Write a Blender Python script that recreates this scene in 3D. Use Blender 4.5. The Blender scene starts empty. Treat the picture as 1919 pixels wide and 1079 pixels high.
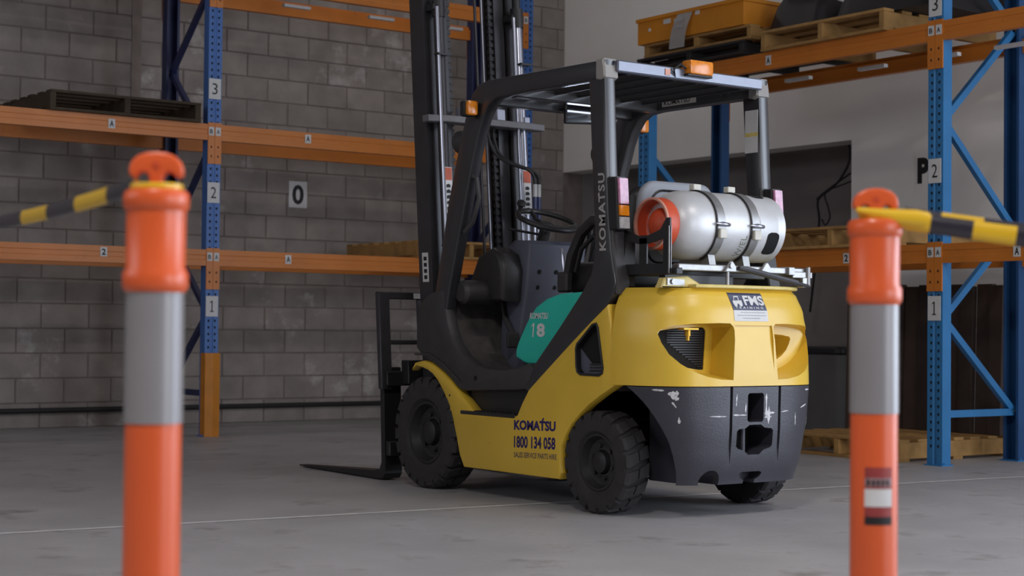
import bpy, bmesh, math, random
from mathutils import Vector, Matrix

random.seed(7)
SC = bpy.context.scene
COL = SC.collection
R_ = math.radians

# ---------------------------------------------------------------- camera
F_PX = 3091.86
CAM_POS = Vector((-5.2671, -5.8559, 0.8464))
YAW, PITCH, ROLL = 0.6306, 0.0238, 0.0098
cp, sp = math.cos(PITCH), math.sin(PITCH)
fw = Vector((math.sin(YAW) * cp, math.cos(YAW) * cp, sp))
rt = Vector((math.cos(YAW), -math.sin(YAW), 0))
up = rt.cross(fw)
rt2 = rt * math.cos(ROLL) + up * math.sin(ROLL)
up2 = up * math.cos(ROLL) - rt * math.sin(ROLL)
cam_d = bpy.data.cameras.new('camera')
cam = bpy.data.objects.new('camera', cam_d)
COL.objects.link(cam)
cam.matrix_world = Matrix(((rt2.x, up2.x, -fw.x, CAM_POS.x), (rt2.y, up2.y, -fw.y, CAM_POS.y),
                           (rt2.z, up2.z, -fw.z, CAM_POS.z), (0, 0, 0, 1)))
cam_d.sensor_width = 36.0
cam_d.lens = F_PX / 1919 * 36.0
cam_d.clip_start, cam_d.clip_end = 0.05, 200
cam_d.dof.use_dof = True
cam_d.dof.focus_distance = 7.9
cam_d.dof.aperture_fstop = 3.4
SC.camera = cam

# ---------------------------------------------------------------- light
SC.view_settings.view_transform = 'Standard'
SC.view_settings.look = 'None'
SC.view_settings.gamma = 1.0
SC.view_settings.use_curve_mapping = False
SC.view_settings.exposure = -0.12
world = bpy.data.worlds.new('world')
SC.world = world
world.use_nodes = True
world.node_tree.nodes['Background'].inputs[0].default_value = (0.62, 0.75, 1.0, 1)
world.node_tree.nodes['Background'].inputs[1].default_value = 1.2

def area(name, loc, target, sx, sy, power, color):
    d = bpy.data.lights.new(name, 'AREA')
    d.shape = 'RECTANGLE'
    d.size, d.size_y = sx, sy
    d.energy = power
    d.color = color
    o = bpy.data.objects.new(name, d)
    COL.objects.link(o)
    o.location = loc
    o.rotation_euler = (Vector(target) - Vector(loc)).to_track_quat('-Z', 'Y').to_euler()
    return o

# daylight through the roller door in the right-hand wall, behind the frame
area('door_daylight', (4.70, -6.6, 2.1), (-4, -6.6, 2.1), 6.2, 4.0, 465, (0.78, 0.87, 1.0))
# and through the second roller door in the wall behind the camera
area('rear_door_daylight', (1.0, -11.9, 2.2), (1.0, 0, 2.2), 5.0, 4.0, 260, (0.92, 0.95, 1.0))
# added fill light from the left, set in an unseen high wall opening
area('left_fill_light', (-11.85, 1.6, 4.2), (0, 2.4, 2.4), 8.0, 1.5, 85, (1.0, 0.97, 0.95))
# row of high-bay lamps under the ceiling
for lx, ly, lp in ((-5.5, -5.0, 215), (0.5, -4.5, 95), (2.4, 5.4, 13)):
    area('bay_lamp_light', (lx, ly, 5.55), (lx, ly, 0), 1.3, 0.5, lp, (1.0, 0.95, 0.92))
try:
    SC.cycles.use_denoising = True
    SC.cycles.max_bounces = 8
    SC.cycles.diffuse_bounces = 4
    SC.cycles.sample_clamp_indirect = 4.0
except Exception:
    pass

# ---------------------------------------------------------------- materials
def lin(c):
    return tuple(((v / 255) / 12.92 if v / 255 <= 0.04045 else ((v / 255 + 0.055) / 1.055) ** 2.4) for v in c) + (1.0,)

MATS = {}
def mat(name, rgb, rough=0.5, metal=0.0, var=0.12, vscale=6.0, bump=0.0, bscale=60.0, rnd=0.0, spec=0.5,
        emit=0.0, coat=0.0, stain=None):
    """procedural principled material: base colour broken up by noise, optional fine relief,
    per-object tone and stains (colour, noise scale, threshold)"""
    if name in MATS:
        return MATS[name]
    m = bpy.data.materials.new(name)
    m.use_nodes = True
    nt = m.node_tree
    n, l = nt.nodes, nt.links
    b = n['Principled BSDF']
    b.inputs['Roughness'].default_value = rough
    b.inputs['Metallic'].default_value = metal
    b.inputs['Specular IOR Level'].default_value = spec
    if coat:
        b.inputs['Coat Weight'].default_value = coat
        b.inputs['Coat Roughness'].default_value = 0.25
    tc = n.new('ShaderNodeTexCoord')
    geo = n.new('ShaderNodeNewGeometry')
    nz = n.new('ShaderNodeTexNoise')
    nz.inputs['Scale'].default_value = vscale
    nz.inputs['Detail'].default_value = 5
    l.new(geo.outputs['Position'], nz.inputs['Vector'])
    mp = n.new('ShaderNodeMapRange')
    mp.inputs['From Min'].default_value = 0.3
    mp.inputs['From Max'].default_value = 0.7
    mp.inputs['To Min'].default_value = 1 - var
    mp.inputs['To Max'].default_value = 1 + var
    l.new(nz.outputs['Fac'], mp.inputs['Value'])
    hsv = n.new('ShaderNodeHueSaturation')
    hsv.inputs['Color'].default_value = lin(rgb)
    val = mp.outputs['Result']
    if rnd:
        oi = n.new('ShaderNodeObjectInfo')
        mr = n.new('ShaderNodeMapRange')
        mr.inputs['To Min'].default_value = 1 - rnd
        mr.inputs['To Max'].default_value = 1 + rnd
        l.new(oi.outputs['Random'], mr.inputs['Value'])
        mm = n.new('ShaderNodeMath')
        mm.operation = 'MULTIPLY'
        l.new(val, mm.inputs[0])
        l.new(mr.outputs['Result'], mm.inputs[1])
        val = mm.outputs[0]
    l.new(val, hsv.inputs['Value'])
    col = hsv.outputs['Color']
    if stain:
        scol, ssc, th0, th1 = stain
        n2 = n.new('ShaderNodeTexNoise')
        n2.inputs['Scale'].default_value = ssc
        n2.inputs['Detail'].default_value = 8
        n2.inputs['Roughness'].default_value = 0.65
        l.new(geo.outputs['Position'], n2.inputs['Vector'])
        r2 = n.new('ShaderNodeMapRange')
        r2.inputs['From Min'].default_value = th0
        r2.inputs['From Max'].default_value = th1
        l.new(n2.outputs['Fac'], r2.inputs['Value'])
        mx = n.new('ShaderNodeMix')
        mx.data_type = 'RGBA'
        l.new(r2.outputs['Result'], mx.inputs['Factor'])
        l.new(col, mx.inputs[6])
        mx.inputs[7].default_value = lin(scol)
        col = mx.outputs[2]
    l.new(col, b.inputs['Base Color'])
    if bump:
        nb = n.new('ShaderNodeTexNoise')
        nb.inputs['Scale'].default_value = bscale
        nb.inputs['Detail'].default_value = 4
        l.new(geo.outputs['Position'], nb.inputs['Vector'])
        bp = n.new('ShaderNodeBump')
        bp.inputs['Strength'].default_value = bump
        bp.inputs['Distance'].default_value = 0.01
        l.new(nb.outputs['Fac'], bp.inputs['Height'])
        l.new(bp.outputs['Normal'], b.inputs['Normal'])
    if emit:
        b.inputs['Emission Color'].default_value = lin(rgb)
        b.inputs['Emission Strength'].default_value = emit
    MATS[name] = m
    return m

M_FLOOR = mat('floor_concrete', (172, 169, 170), 0.5, var=0.13, vscale=1.6, bump=0.12, bscale=35, stain=((130, 124, 122), 3.1, 0.56, 0.74))
M_LINE = mat('line_paint', (214, 212, 210), 0.6, var=0.15, vscale=12)
M_BLOCK = mat('block_face', (152, 143, 137), 0.9, var=0.16, vscale=5, bump=0.5, bscale=110, rnd=0.08, stain=((196, 190, 186), 2.2, 0.60, 0.72))
M_MORTAR = mat('block_mortar', (138, 126, 120), 0.95, var=0.15, vscale=9, bump=0.4, bscale=90)
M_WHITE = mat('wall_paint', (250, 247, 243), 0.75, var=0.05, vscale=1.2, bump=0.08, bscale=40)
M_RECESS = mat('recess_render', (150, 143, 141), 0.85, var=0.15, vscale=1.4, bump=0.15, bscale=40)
M_CEIL = mat('ceiling_sheet', (150, 148, 146), 0.8, var=0.05)
M_YEL = mat('yellow_paint', (228, 188, 62), 0.36, var=0.05, vscale=4, bump=0.02, bscale=200, coat=0.25, stain=((168, 132, 40), 9, 0.66, 0.80))
M_YELP = mat('pale_yellow_bracket', (222, 200, 120), 0.45, var=0.1, vscale=20)
M_CREAM = mat('cream_zinc', (206, 202, 190), 0.45, var=0.1, vscale=20)
M_TEAL = mat('teal_panel', (42, 192, 172), 0.4, var=0.05)
M_GREY = mat('cast_grey_paint', (60, 59, 67), 0.38, var=0.1, vscale=7, bump=0.12, bscale=140, stain=((176, 174, 172), 13, 0.70, 0.74))
M_BLK = mat('black_plastic', (58, 56, 57), 0.5, var=0.12, vscale=12, bump=0.08, bscale=180)
M_OHG = mat('guard_steel', (46, 45, 48), 0.28, var=0.08, vscale=10, spec=0.6, coat=0.5)
M_DARK = mat('black_paint', (36, 35, 37), 0.45, var=0.15, vscale=10)
M_HOLE = mat('dark_cavity', (14, 13, 14), 0.9, var=0.1)
M_RUB = mat('rubber', (50, 48, 49), 0.8, var=0.18, vscale=18, bump=0.2, bscale=90)
M_RIM = mat('rim_paint', (42, 41, 43), 0.5, var=0.2, vscale=20)
M_MAST = mat('mast_steel', (62, 60, 63), 0.35, metal=0.2, var=0.15, vscale=8)
M_CHROME = mat('chrome_rod', (176, 178, 190), 0.22, metal=0.9, var=0.05)
M_STEEL = mat('galvanised_steel', (160, 159, 158), 0.38, metal=0.6, var=0.12, vscale=25)
M_ALU = mat('cylinder_aluminium', (210, 210, 211), 0.4, metal=0.25, var=0.08, vscale=9, bump=0.05, bscale=150, stain=((140, 140, 142), 7, 0.66, 0.8))
M_RED = mat('red_oxide_paint', (204, 78, 44), 0.42, var=0.1, vscale=15)
M_RUST = mat('collar_edge', (206, 148, 128), 0.5, var=0.15, vscale=15)
M_SEATG = mat('grey_seat_shell', (150, 152, 160), 0.5, var=0.05)
M_DASH = mat('grey_dash', (88, 90, 104), 0.5, var=0.06)
M_VINYL = mat('black_vinyl', (44, 42, 43), 0.42, var=0.1, bump=0.1, bscale=120)
M_MAT = mat('floor_mat_rubber', (74, 70, 68), 0.75, var=0.25, vscale=22, bump=0.3, bscale=120)
M_AMBER = mat('amber_lens', (226, 132, 22), 0.22, var=0.15, vscale=60, spec=0.7)
M_PINK = mat('red_lens', (190, 128, 158), 0.2, var=0.25, vscale=45, spec=0.8)
M_CLEAR = mat('clear_lens', (178, 176, 176), 0.25, var=0.2, vscale=40)
M_MIRROR = mat('mirror_glass', (214, 216, 222), 0.08, metal=1.0, var=0.02)
M_LBL = mat('white_label', (214, 213, 212), 0.55, var=0.05, vscale=20)
M_INK = mat('black_ink', (30, 29, 30), 0.6, var=0.02)
M_NAVY = mat('navy_ink', (40, 32, 96), 0.5, var=0.02)
M_DNAVY = mat('decal_navy', (62, 66, 92), 0.4, var=0.04)
M_LETTER = mat('grey_lettering', (168, 164, 162), 0.5, var=0.05)
M_SAFE = mat('decal_red', (196, 92, 62), 0.5, var=0.1, vscale=30)
M_GRNINK = mat('green_ink', (120, 128, 112), 0.6, var=0.1)
M_RORG = mat('rack_orange', (208, 122, 42), 0.42, var=0.07, vscale=5, stain=((150, 84, 38), 7, 0.66, 0.8))
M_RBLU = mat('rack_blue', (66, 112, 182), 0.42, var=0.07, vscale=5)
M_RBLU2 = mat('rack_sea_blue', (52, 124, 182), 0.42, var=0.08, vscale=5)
M_RBLU_SH = mat('rack_blue_shaded', (40, 48, 90), 0.45, var=0.08, vscale=5)  # rack blue darkened for shade on the left rack's rear uprights and braces
M_RBLU2_SH = mat('rack_sea_blue_shaded', (38, 82, 132), 0.45, var=0.08, vscale=5)  # sea blue darkened for shade on the right rack's rear uprights
M_GUARD = mat('guard_amber', (206, 128, 30), 0.5, var=0.1, vscale=9)
M_WOOD = mat('pallet_wood', (172, 132, 78), 0.8, var=0.2, vscale=10, bump=0.3, bscale=90, rnd=0.16)
M_WOODD = mat('weathered_wood', (70, 58, 44), 0.85, var=0.22, vscale=10, bump=0.3, bscale=90, rnd=0.15)
M_BRN = mat('dark_stained_plank', (66, 52, 45), 0.75, var=0.2, vscale=5, bump=0.2, bscale=60, rnd=0.45)
M_BIN = mat('orange_bin', (214, 136, 30), 0.5, var=0.08, vscale=4)
M_TARP = mat('black_rubber_sheet', (42, 38, 40), 0.6, var=0.2, vscale=6)
M_PLASTB = mat('black_pallet_plastic', (34, 31, 30), 0.6, var=0.15)
M_BOLL = mat('bollard_orange', (226, 95, 44), 0.34, var=0.04, vscale=3, coat=0.2)
M_REFL = mat('reflective_sleeve', (140, 137, 139), 0.3, var=0.04, vscale=6, coat=0.3)
M_TY = mat('tape_yellow', (232, 186, 40), 0.3, var=0.06, coat=0.3)
M_TK = mat('tape_black', (48, 44, 54), 0.3, var=0.06, coat=0.3)
M_CARD = mat('bollard_card_red', (150, 58, 56), 0.5, var=0.1, vscale=40)
M_PIPE = mat('black_pipe', (36, 34, 34), 0.6, var=0.1)
M_LAMP = mat('lamp_diffuser', (255, 246, 232), 0.5, emit=0.5, var=0.01)
M_GREYBIN = mat('grey_bin_plastic', (104, 103, 102), 0.55, var=0.08)

# ---------------------------------------------------------------- mesh helpers
def box(bm, x0, x1, y0, y1, z0, z1, bev=0.0, seg=1, mi=0):
    vs = [bm.verts.new((x, y, z)) for x in (x0, x1) for y in (y0, y1) for z in (z0, z1)]
    idx = ((0, 1, 3, 2), (4, 6, 7, 5), (0, 4, 5, 1), (2, 3, 7, 6), (0, 2, 6, 4), (1, 5, 7, 3))
    fs = [bm.faces.new([vs[i] for i in q]) for q in idx]
    for f in fs:
        f.material_index = mi
    if bev:
        es = list({e for f in fs for e in f.edges})
        bmesh.ops.bevel(bm, geom=es, offset=bev, segments=seg, affect='EDGES', profile=0.5)
    return bm

def prism(bm, pts, plane, a, b, bev=0.0, seg=1, mi=0, pts2=None):
    """extrude polygon pts between a and b along the axis normal to plane ('yz','xz','xy'); pts2: other end outline"""
    def P(p, t):
        return {'yz': (t, p[0], p[1]), 'xz': (p[0], t, p[1]), 'xy': (p[0], p[1], t)}[plane]
    n = len(pts)
    v0 = [bm.verts.new(P(p, a)) for p in pts]
    v1 = [bm.verts.new(P(p, b)) for p in (pts2 or pts)]
    fs = [bm.faces.new(v0), bm.faces.new(list(reversed(v1)))]
    for i in range(n):
        fs.append(bm.faces.new((v0[i], v1[i], v1[(i + 1) % n], v0[(i + 1) % n])))
    for f in fs:
        f.material_index = mi
    bmesh.ops.recalc_face_normals(bm, faces=fs)
    if bev:
        es = list({e for f in fs[:2] for e in f.edges})
        bmesh.ops.bevel(bm, geom=es, offset=bev, segments=seg, affect='EDGES', profile=0.5)
    return bm

def frame_for(d):
    d = d.normalized()
    a = Vector((0, 0, 1)) if abs(d.z) < 0.9 else Vector((1, 0, 0))
    u = d.cross(a).normalized()
    return u, d.cross(u).normalized()

def tube(bm, path, r, n=8, closed=False, mi=0, flat=None, caps=True):
    """sweep a circle (or flat=(a,b) ellipse) along path"""
    pts = [Vector(p) for p in path]
    rings = []
    u_prev = None
    k = len(pts)
    for i, p in enumerate(pts):
        if closed:
            d = (pts[(i + 1) % k] - pts[i - 1])
        else:
            d = pts[min(i + 1, k - 1)] - pts[max(i - 1, 0)]
        u, v = frame_for(d)
        if u_prev is not None:
            dn = d.normalized()
            u = (u_prev - dn * u_prev.dot(dn)).normalized()
            v = dn.cross(u).normalized()
        u_prev = u
        rr = r[i] if isinstance(r, (list, tuple)) else r
        a, b = (rr, rr) if flat is None else flat
        rings.append([bm.verts.new(p + u * (a * math.cos(t * 2 * math.pi / n)) + v * (b * math.sin(t * 2 * math.pi / n))) for t in range(n)])
    fs = []
    for i in range(k if closed else k - 1):
        A, B = rings[i], rings[(i + 1) % k]
        for t in range(n):
            f = bm.faces.new((A[t], A[(t + 1) % n], B[(t + 1) % n], B[t]))
            f.material_index = mi(i) if callable(mi) else mi
            fs.append(f)
    if not closed and caps:
        for rg, j in ((rings[0], 0), (rings[-1], k - 2)):
            f = bm.faces.new(rg)
            f.material_index = mi(j) if callable(mi) else mi
            fs.append(f)
    bmesh.ops.recalc_face_normals(bm, faces=fs)
    return bm

def lathe(bm, prof, axis='x', c=(0, 0, 0), n=32, mi=None, cap=False):
    """revolve profile [(axial, radius)] about axis through c"""
    rings = []
    for (a, r) in prof:
        ring = []
        for t in range(n):
            th = 2 * math.pi * t / n
            p, q = r * math.cos(th), r * math.sin(th)
            co = {'x': (a, p, q), 'y': (q, a, p), 'z': (p, q, a)}[axis]
            ring.append(bm.verts.new((c[0] + co[0], c[1] + co[1], c[2] + co[2])))
        rings.append(ring)
    fs = []
    for i in range(len(rings) - 1):
        for t in range(n):
            f = bm.faces.new((rings[i][t], rings[i][(t + 1) % n], rings[i + 1][(t + 1) % n], rings[i + 1][t]))
            if mi:
                f.material_index = mi(i)
            fs.append(f)
    if cap:
        fs.append(bm.faces.new(rings[0]))
        fs.append(bm.faces.new(rings[-1]))
        if mi:
            fs[-2].material_index = mi(0)
            fs[-1].material_index = mi(len(rings) - 2)
    bmesh.ops.recalc_face_normals(bm, faces=fs)
    return bm

def cyl(bm, p0, p1, r, n=16, r1=None, mi=0):
    return tube(bm, [p0, p1], [r, r if r1 is None else r1], n=n, mi=mi)

def NB():
    return bmesh.new()

def obj(name, bm, mats, parent=None, smooth=35, label=None, kind=None, local=False):
    me = bpy.data.meshes.new(name)
    bm.to_mesh(me)
    bm.free()
    for m in (mats if isinstance(mats, (list, tuple)) else [mats]):
        me.materials.append(m)
    if smooth:
        me.shade_smooth()
        me.set_sharp_from_angle(angle=R_(smooth))
    o = bpy.data.objects.new(name, me)
    COL.objects.link(o)
    if parent is not None:
        o.parent = parent
        if not local:
            o.matrix_parent_inverse = wm(parent).inverted()
    if label:
        o['label'] = label
    if kind:
        o['kind'] = kind
    return o

def wm(o):
    """world matrix without waiting for a depsgraph update"""
    m = Matrix.LocRotScale(o.location, o.rotation_euler, o.scale)
    return m if o.parent is None else wm(o.parent) @ o.matrix_parent_inverse @ m

def tag(o, label, cat, group=None):
    o['label'] = label
    o['category'] = cat
    if group:
        o['group'] = group
    return o

def empty(name, loc, rz=0.0):
    o = bpy.data.objects.new(name, None)
    o.empty_display_size = 0.1
    o.location = loc
    o.rotation_euler = (0, 0, rz)
    COL.objects.link(o)
    return o

def struct(o):
    o['kind'] = 'structure'
    return o

def cut(o, bms):
    """subtract each bmesh in bms from o (modifier evaluated, then baked)"""
    for bmc in bms:
        me = bpy.data.meshes.new('cutter')
        bmesh.ops.recalc_face_normals(bmc, faces=bmc.faces)
        bmc.to_mesh(me)
        bmc.free()
        c = bpy.data.objects.new('cutter', me)
        COL.objects.link(c)
        md = o.modifiers.new('cut', 'BOOLEAN')
        md.operation = 'DIFFERENCE'
        md.solver = 'EXACT'
        md.object = c
        dg = bpy.context.evaluated_depsgraph_get()
        dg.update()
        new = bpy.data.meshes.new_from_object(o.evaluated_get(dg))
        o.modifiers.clear()
        old = o.data
        o.data = new
        bpy.data.meshes.remove(old)
        bpy.data.objects.remove(c)
        bpy.data.meshes.remove(me)
    o.data.shade_smooth()
    o.data.set_sharp_from_angle(angle=R_(32))
    return o

def text_bm(s, w, h, bold=0.0, shear=0.0, spacing=1.0, thick=0.0):
    """lettering as a flat mesh in the xy plane, fitted to the box w x h with its lower left corner at 0,0"""
    cu = bpy.data.curves.new('lettering', 'FONT')
    cu.body = s
    cu.offset = bold
    cu.shear = shear
    cu.space_character = spacing
    cu.resolution_u = 3
    cu.fill_mode = 'FRONT'
    o = bpy.data.objects.new('lettering_tmp', cu)
    COL.objects.link(o)
    dg = bpy.context.evaluated_depsgraph_get()
    dg.update()
    me = bpy.data.meshes.new_from_object(o.evaluated_get(dg))
    bm = bmesh.new()
    bm.from_mesh(me)
    bpy.data.objects.remove(o)
    bpy.data.meshes.remove(me)
    bpy.data.curves.remove(cu)
    xs = [v.co.x for v in bm.verts]
    ys = [v.co.y for v in bm.verts]
    x0, x1, y0, y1 = min(xs), max(xs), min(ys), max(ys)
    for v in bm.verts:
        v.co = Vector(((v.co.x - x0) / (x1 - x0) * w, (v.co.y - y0) / (y1 - y0) * h, 0))
    return bm

def place(bm, o, ex, ey):
    """map xy-plane mesh to origin o with axes ex, ey"""
    o, ex, ey = Vector(o), Vector(ex), Vector(ey)
    for v in bm.verts:
        v.co = o + ex * v.co.x + ey * v.co.y + ex.cross(ey) * v.co.z
    return bm

LEFTF = ((0, -1, 0), (0, 0, 1))     # reads on a face looking towards -x
REARF = ((1, 0, 0), (0, 0, 1))      # reads on a face looking towards -y

# ================================================================= SETTING
XW, YW, ZC = 4.77, 7.05, 5.9
# floor
bm = NB()
box(bm, -12, 7.2, -12, 7.4, -0.2, 0)
floor = struct(obj('floor', bm, M_FLOOR, smooth=0))
bm = NB()
def linept(x, w):
    return (x, 0.4465 - 0.0850 * x + w)
N = 40
for i in range(N):
    xa, xb = -8 + 14 * i / N, -8 + 14 * (i + 1) / N
    if xa > 4.7:
        break
    vs = [bm.verts.new((*linept(xa, -.022), .0015)), bm.verts.new((*linept(xb, -.022), .0015)),
          bm.verts.new((*linept(xb, .022), .0015)), bm.verts.new((*linept(xa, .022), .0015))]
    bm.faces.new(vs)
obj('painted_line', bm, M_LINE, floor, smooth=0, label='thin worn white painted line across the concrete')

# blockwork wall
bm = NB()
box(bm, -12, XW + 0.25, YW + 0.006, YW + 0.25, 0, ZC)
wall_back = struct(obj('wall_back', bm, M_MORTAR, smooth=0))
BW, BH, G = 0.40, 0.20, 0.008
bm = NB()
box(bm, G / 2, BW - G / 2, 0, 0.03, G / 2, BH - G / 2, bev=0.006)
blk = obj('block', bm, M_BLOCK, wall_back, smooth=0)
blk_me = blk.data
cells = []
for r in range(int(ZC / BH)):
    off = -0.517 + (0.2 if r % 2 else 0.0)
    k0 = int(math.floor((-11.9 - off) / BW))
    for k in range(k0, 60):
        x = off + k * BW
        if x + BW > XW:
            break
        cells.append((x, r * BH))
near = [c for c in cells if -1.5 < c[0] < XW and c[1] < 3.9]
near.sort(key=lambda c: abs(c[0] - 1.8) * 0.55 + abs(c[1] - 1.5))
near = near[:298]
nearset = set(near)
first = True
for (x, z) in near:
    o = blk if first else blk.copy()
    if not first:
        COL.objects.link(o)
    first = False
    o.location = (x, YW - 0.004 + random.uniform(-0.0025, 0.002), z)
# the cut blocks at the corner and all further courses
bm = NB()
for (x, z) in cells:
    if (x, z) in nearset:
        continue
    box(bm, x + G / 2, x + BW - G / 2, YW - 0.004, YW + 0.02, z + G / 2, z + BH - G / 2)
for r in range(int(ZC / BH)):
    off = -0.517 + (0.2 if r % 2 else 0.0)
    xl = off + math.floor((XW - off) / BW) * BW
    if XW - xl > 0.03:
        box(bm, xl + G / 2, XW - 0.001, YW - 0.004, YW + 0.02, r * BH + G / 2, (r + 1) * BH - G / 2)
obj('far_blocks', bm, M_BLOCK, wall_back, smooth=0, kind='stuff')
# control joint pier
bm = NB()
box(bm, 0.215, 0.30, YW - 0.012, YW + 0.01, 2.4, ZC)
obj('control_joint', bm, M_MORTAR, wall_back, smooth=0)

# right-hand wall: white render above, recess at the far end, roller door opening behind the camera
YR, ZR = 3.264, 2.385
bm = NB()
box(bm, XW, XW + .25, -3.4, YR, 0, ZC)
box(bm, XW, XW + .25, YR, YW + 0.006, ZR, ZC)
box(bm, XW, XW + .25, -9.8, -3.4, 4.3, ZC)
box(bm, XW, XW + .25, -12, -9.8, 0, ZC)
wall_right = struct(obj('wall_right', bm, M_WHITE, smooth=0))
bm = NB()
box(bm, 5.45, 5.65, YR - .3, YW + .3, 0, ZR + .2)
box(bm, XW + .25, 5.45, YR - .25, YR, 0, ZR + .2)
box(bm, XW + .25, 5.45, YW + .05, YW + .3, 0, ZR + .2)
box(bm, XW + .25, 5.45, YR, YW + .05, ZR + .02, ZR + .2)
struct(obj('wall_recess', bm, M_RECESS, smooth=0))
# remaining shell
bm = NB()
for a in ((-12, YW + .25, 0, 3.4), (-12, YW + .25, 5.0, ZC), (-12, -2.5, 3.4, 5.0), (5.7, YW + .25, 3.4, 5.0)):
    box(bm, -12.2, -12, *a)
struct(obj('wall_left', bm, M_CEIL, smooth=0))
bm = NB()
for a in ((-12.2, -1.5, 0, ZC), (3.5, XW + .25, 0, ZC), (-1.5, 3.5, 4.2, ZC)):
    box(bm, a[0], a[1], -12.2, -12, a[2], a[3])
struct(obj('wall_front', bm, M_CEIL, smooth=0))
bm = NB(); box(bm, -12.2, XW + .25, -12.2, YW + .25, ZC, ZC + .15)
struct(obj('ceiling', bm, M_CEIL, smooth=0))

# pipe along the foot of the block wall
bm = NB()
tube(bm, [(-11.5, YW - .045, .145), (XW - .02, YW - .045, .145)], .022, n=10)
for x in (-1.6, 0.9, 3.4):
    box(bm, x - .012, x + .012, YW - .07, YW - .004, .118, .172)
tag(obj('wall_pipe', bm, M_PIPE), 'thin black pipe running along the foot of the block wall', 'pipe')

# ================================================================= FORKLIFT
fk = empty('forklift', (0, 0.45, 0))
tag(fk, 'yellow and dark grey counterbalance forklift with black overhead guard, seen from behind', 'forklift')

def sgn_poly(pts):
    return pts

def part(name, bm, m, parent=fk, **k):
    return obj(name, bm, m, parent, **k)

# ---- wheels
def tyre_bm(cx, cy, r, w, lugs, out):
    """pneumatic-shaped solid tyre: casing plus chunky lugs, axle along x; out = outer side sign"""
    bm = NB()
    h = w / 2
    ri = r * 0.56
    prof = [(-h * .72, ri), (-h * .92, ri + (r - ri) * .12), (-h * 1.0, ri + (r - ri) * .45), (-h * .97, ri + (r - ri) * .72),
            (-h * .86, r * .925), (-h * .60, r * .945), (h * .60, r * .945), (h * .86, r * .925), (h * .97, ri + (r - ri) * .72),
            (h, ri + (r - ri) * .45), (h * .92, ri + (r - ri) * .12), (h * .72, ri)]
    lathe(bm, [(cx + a, b) for a, b in prof], 'x', (0, cy, r), n=64)
    for k in range(lugs):
        for s in (-1, 1):
            th = 2 * math.pi * (k + (0.25 if s > 0 else -0.25)) / lugs
            dth = 2 * math.pi / lugs * 0.36
            # lug: inner edge near the centre line (twisted), outer edge over the shoulder
            vs = []
            for (ax, rr, tw, wd) in ((.05, .90, .22, .82), (.05, 1.0, .22, .82), (.80, 1.0, 0, 1.0), (1.0, .955, 0, 1.0), (1.0, .80, 0, 1.0), (.80, .78, 0, 1.0)):
                for sd in (-1, 1):
                    t = th + s * tw * 2 * math.pi / lugs + sd * dth * wd * (0.96 if rr >= 1 else 1.0)
                    vs.append(bm.verts.new((cx + s * h * ax, cy + r * rr * math.cos(t), r + r * rr * math.sin(t))))
            fs = []
            nst = len(vs) // 2
            for i in range(nst):
                j = (i + 1) % nst
                fs.append(bm.faces.new((vs[2 * i], vs[2 * i + 1], vs[2 * j + 1], vs[2 * j])))
            fs.append(bm.faces.new([vs[2 * i] for i in range(nst)]))
            fs.append(bm.faces.new([vs[2 * i + 1] for i in reversed(range(nst))]))
            bmesh.ops.recalc_face_normals(bm, faces=fs)
    return bm

def wheel(cx, cy, r, w, lugs, out, name):
    t = part('tyre', tyre_bm(cx, cy, r, w, lugs, out), M_RUB, smooth=28)
    bm = NB()
    h = w / 2 * out
    ri = r * 0.57
    prof = [(cx + h * .74, ri), (cx + h * .80, ri * .97), (cx + h * .80, ri * .90), (cx + h * .62, ri * .86), (cx + h * .30, ri * .78),
            (cx + h * .22, ri * .60), (cx + h * .30, ri * .42), (cx - h * .3, ri * .40), (cx - h * .7, ri)]
    lathe(bm, prof, 'x', (0, cy, r), n=40)
    obj('rim', bm, M_RIM, t)
    bm = NB()
    lathe(bm, [(cx + h * .2, ri * .40), (cx + h * .62, ri * .36), (cx + h * .74, ri * .24), (cx + h * .76, 0.001)], 'x', (0, cy, r), n=24)
    obj('hub', bm, M_DARK, t)
    for k in range(6):
        th = 2 * math.pi * k / 6 + .3
        bm = NB()
        p = Vector((cx + h * .22, cy + ri * .56 * math.cos(th), r + ri * .56 * math.sin(th)))
        cyl(bm, p, p + Vector((h * .22, 0, 0)), ri * .075, n=6)
        obj('wheel_nut', bm, M_RIM, t)
    return t

for s in (-1, 1):
    wheel(s * .447, 1.40, .292, .175, 22, s, 'front')
    wheel(s * .447, 0.0, .235, .138, 18, s, 'rear')
bm = NB()
cyl(bm, (-.38, 1.4, .292), (.38, 1.4, .292), .07)
part('drive_axle', bm, M_DARK)
bm = NB()
box(bm, -.36, .36, -.06, .06, .17, .30, bev=.01)
part('steer_axle', bm, M_DARK)

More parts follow.
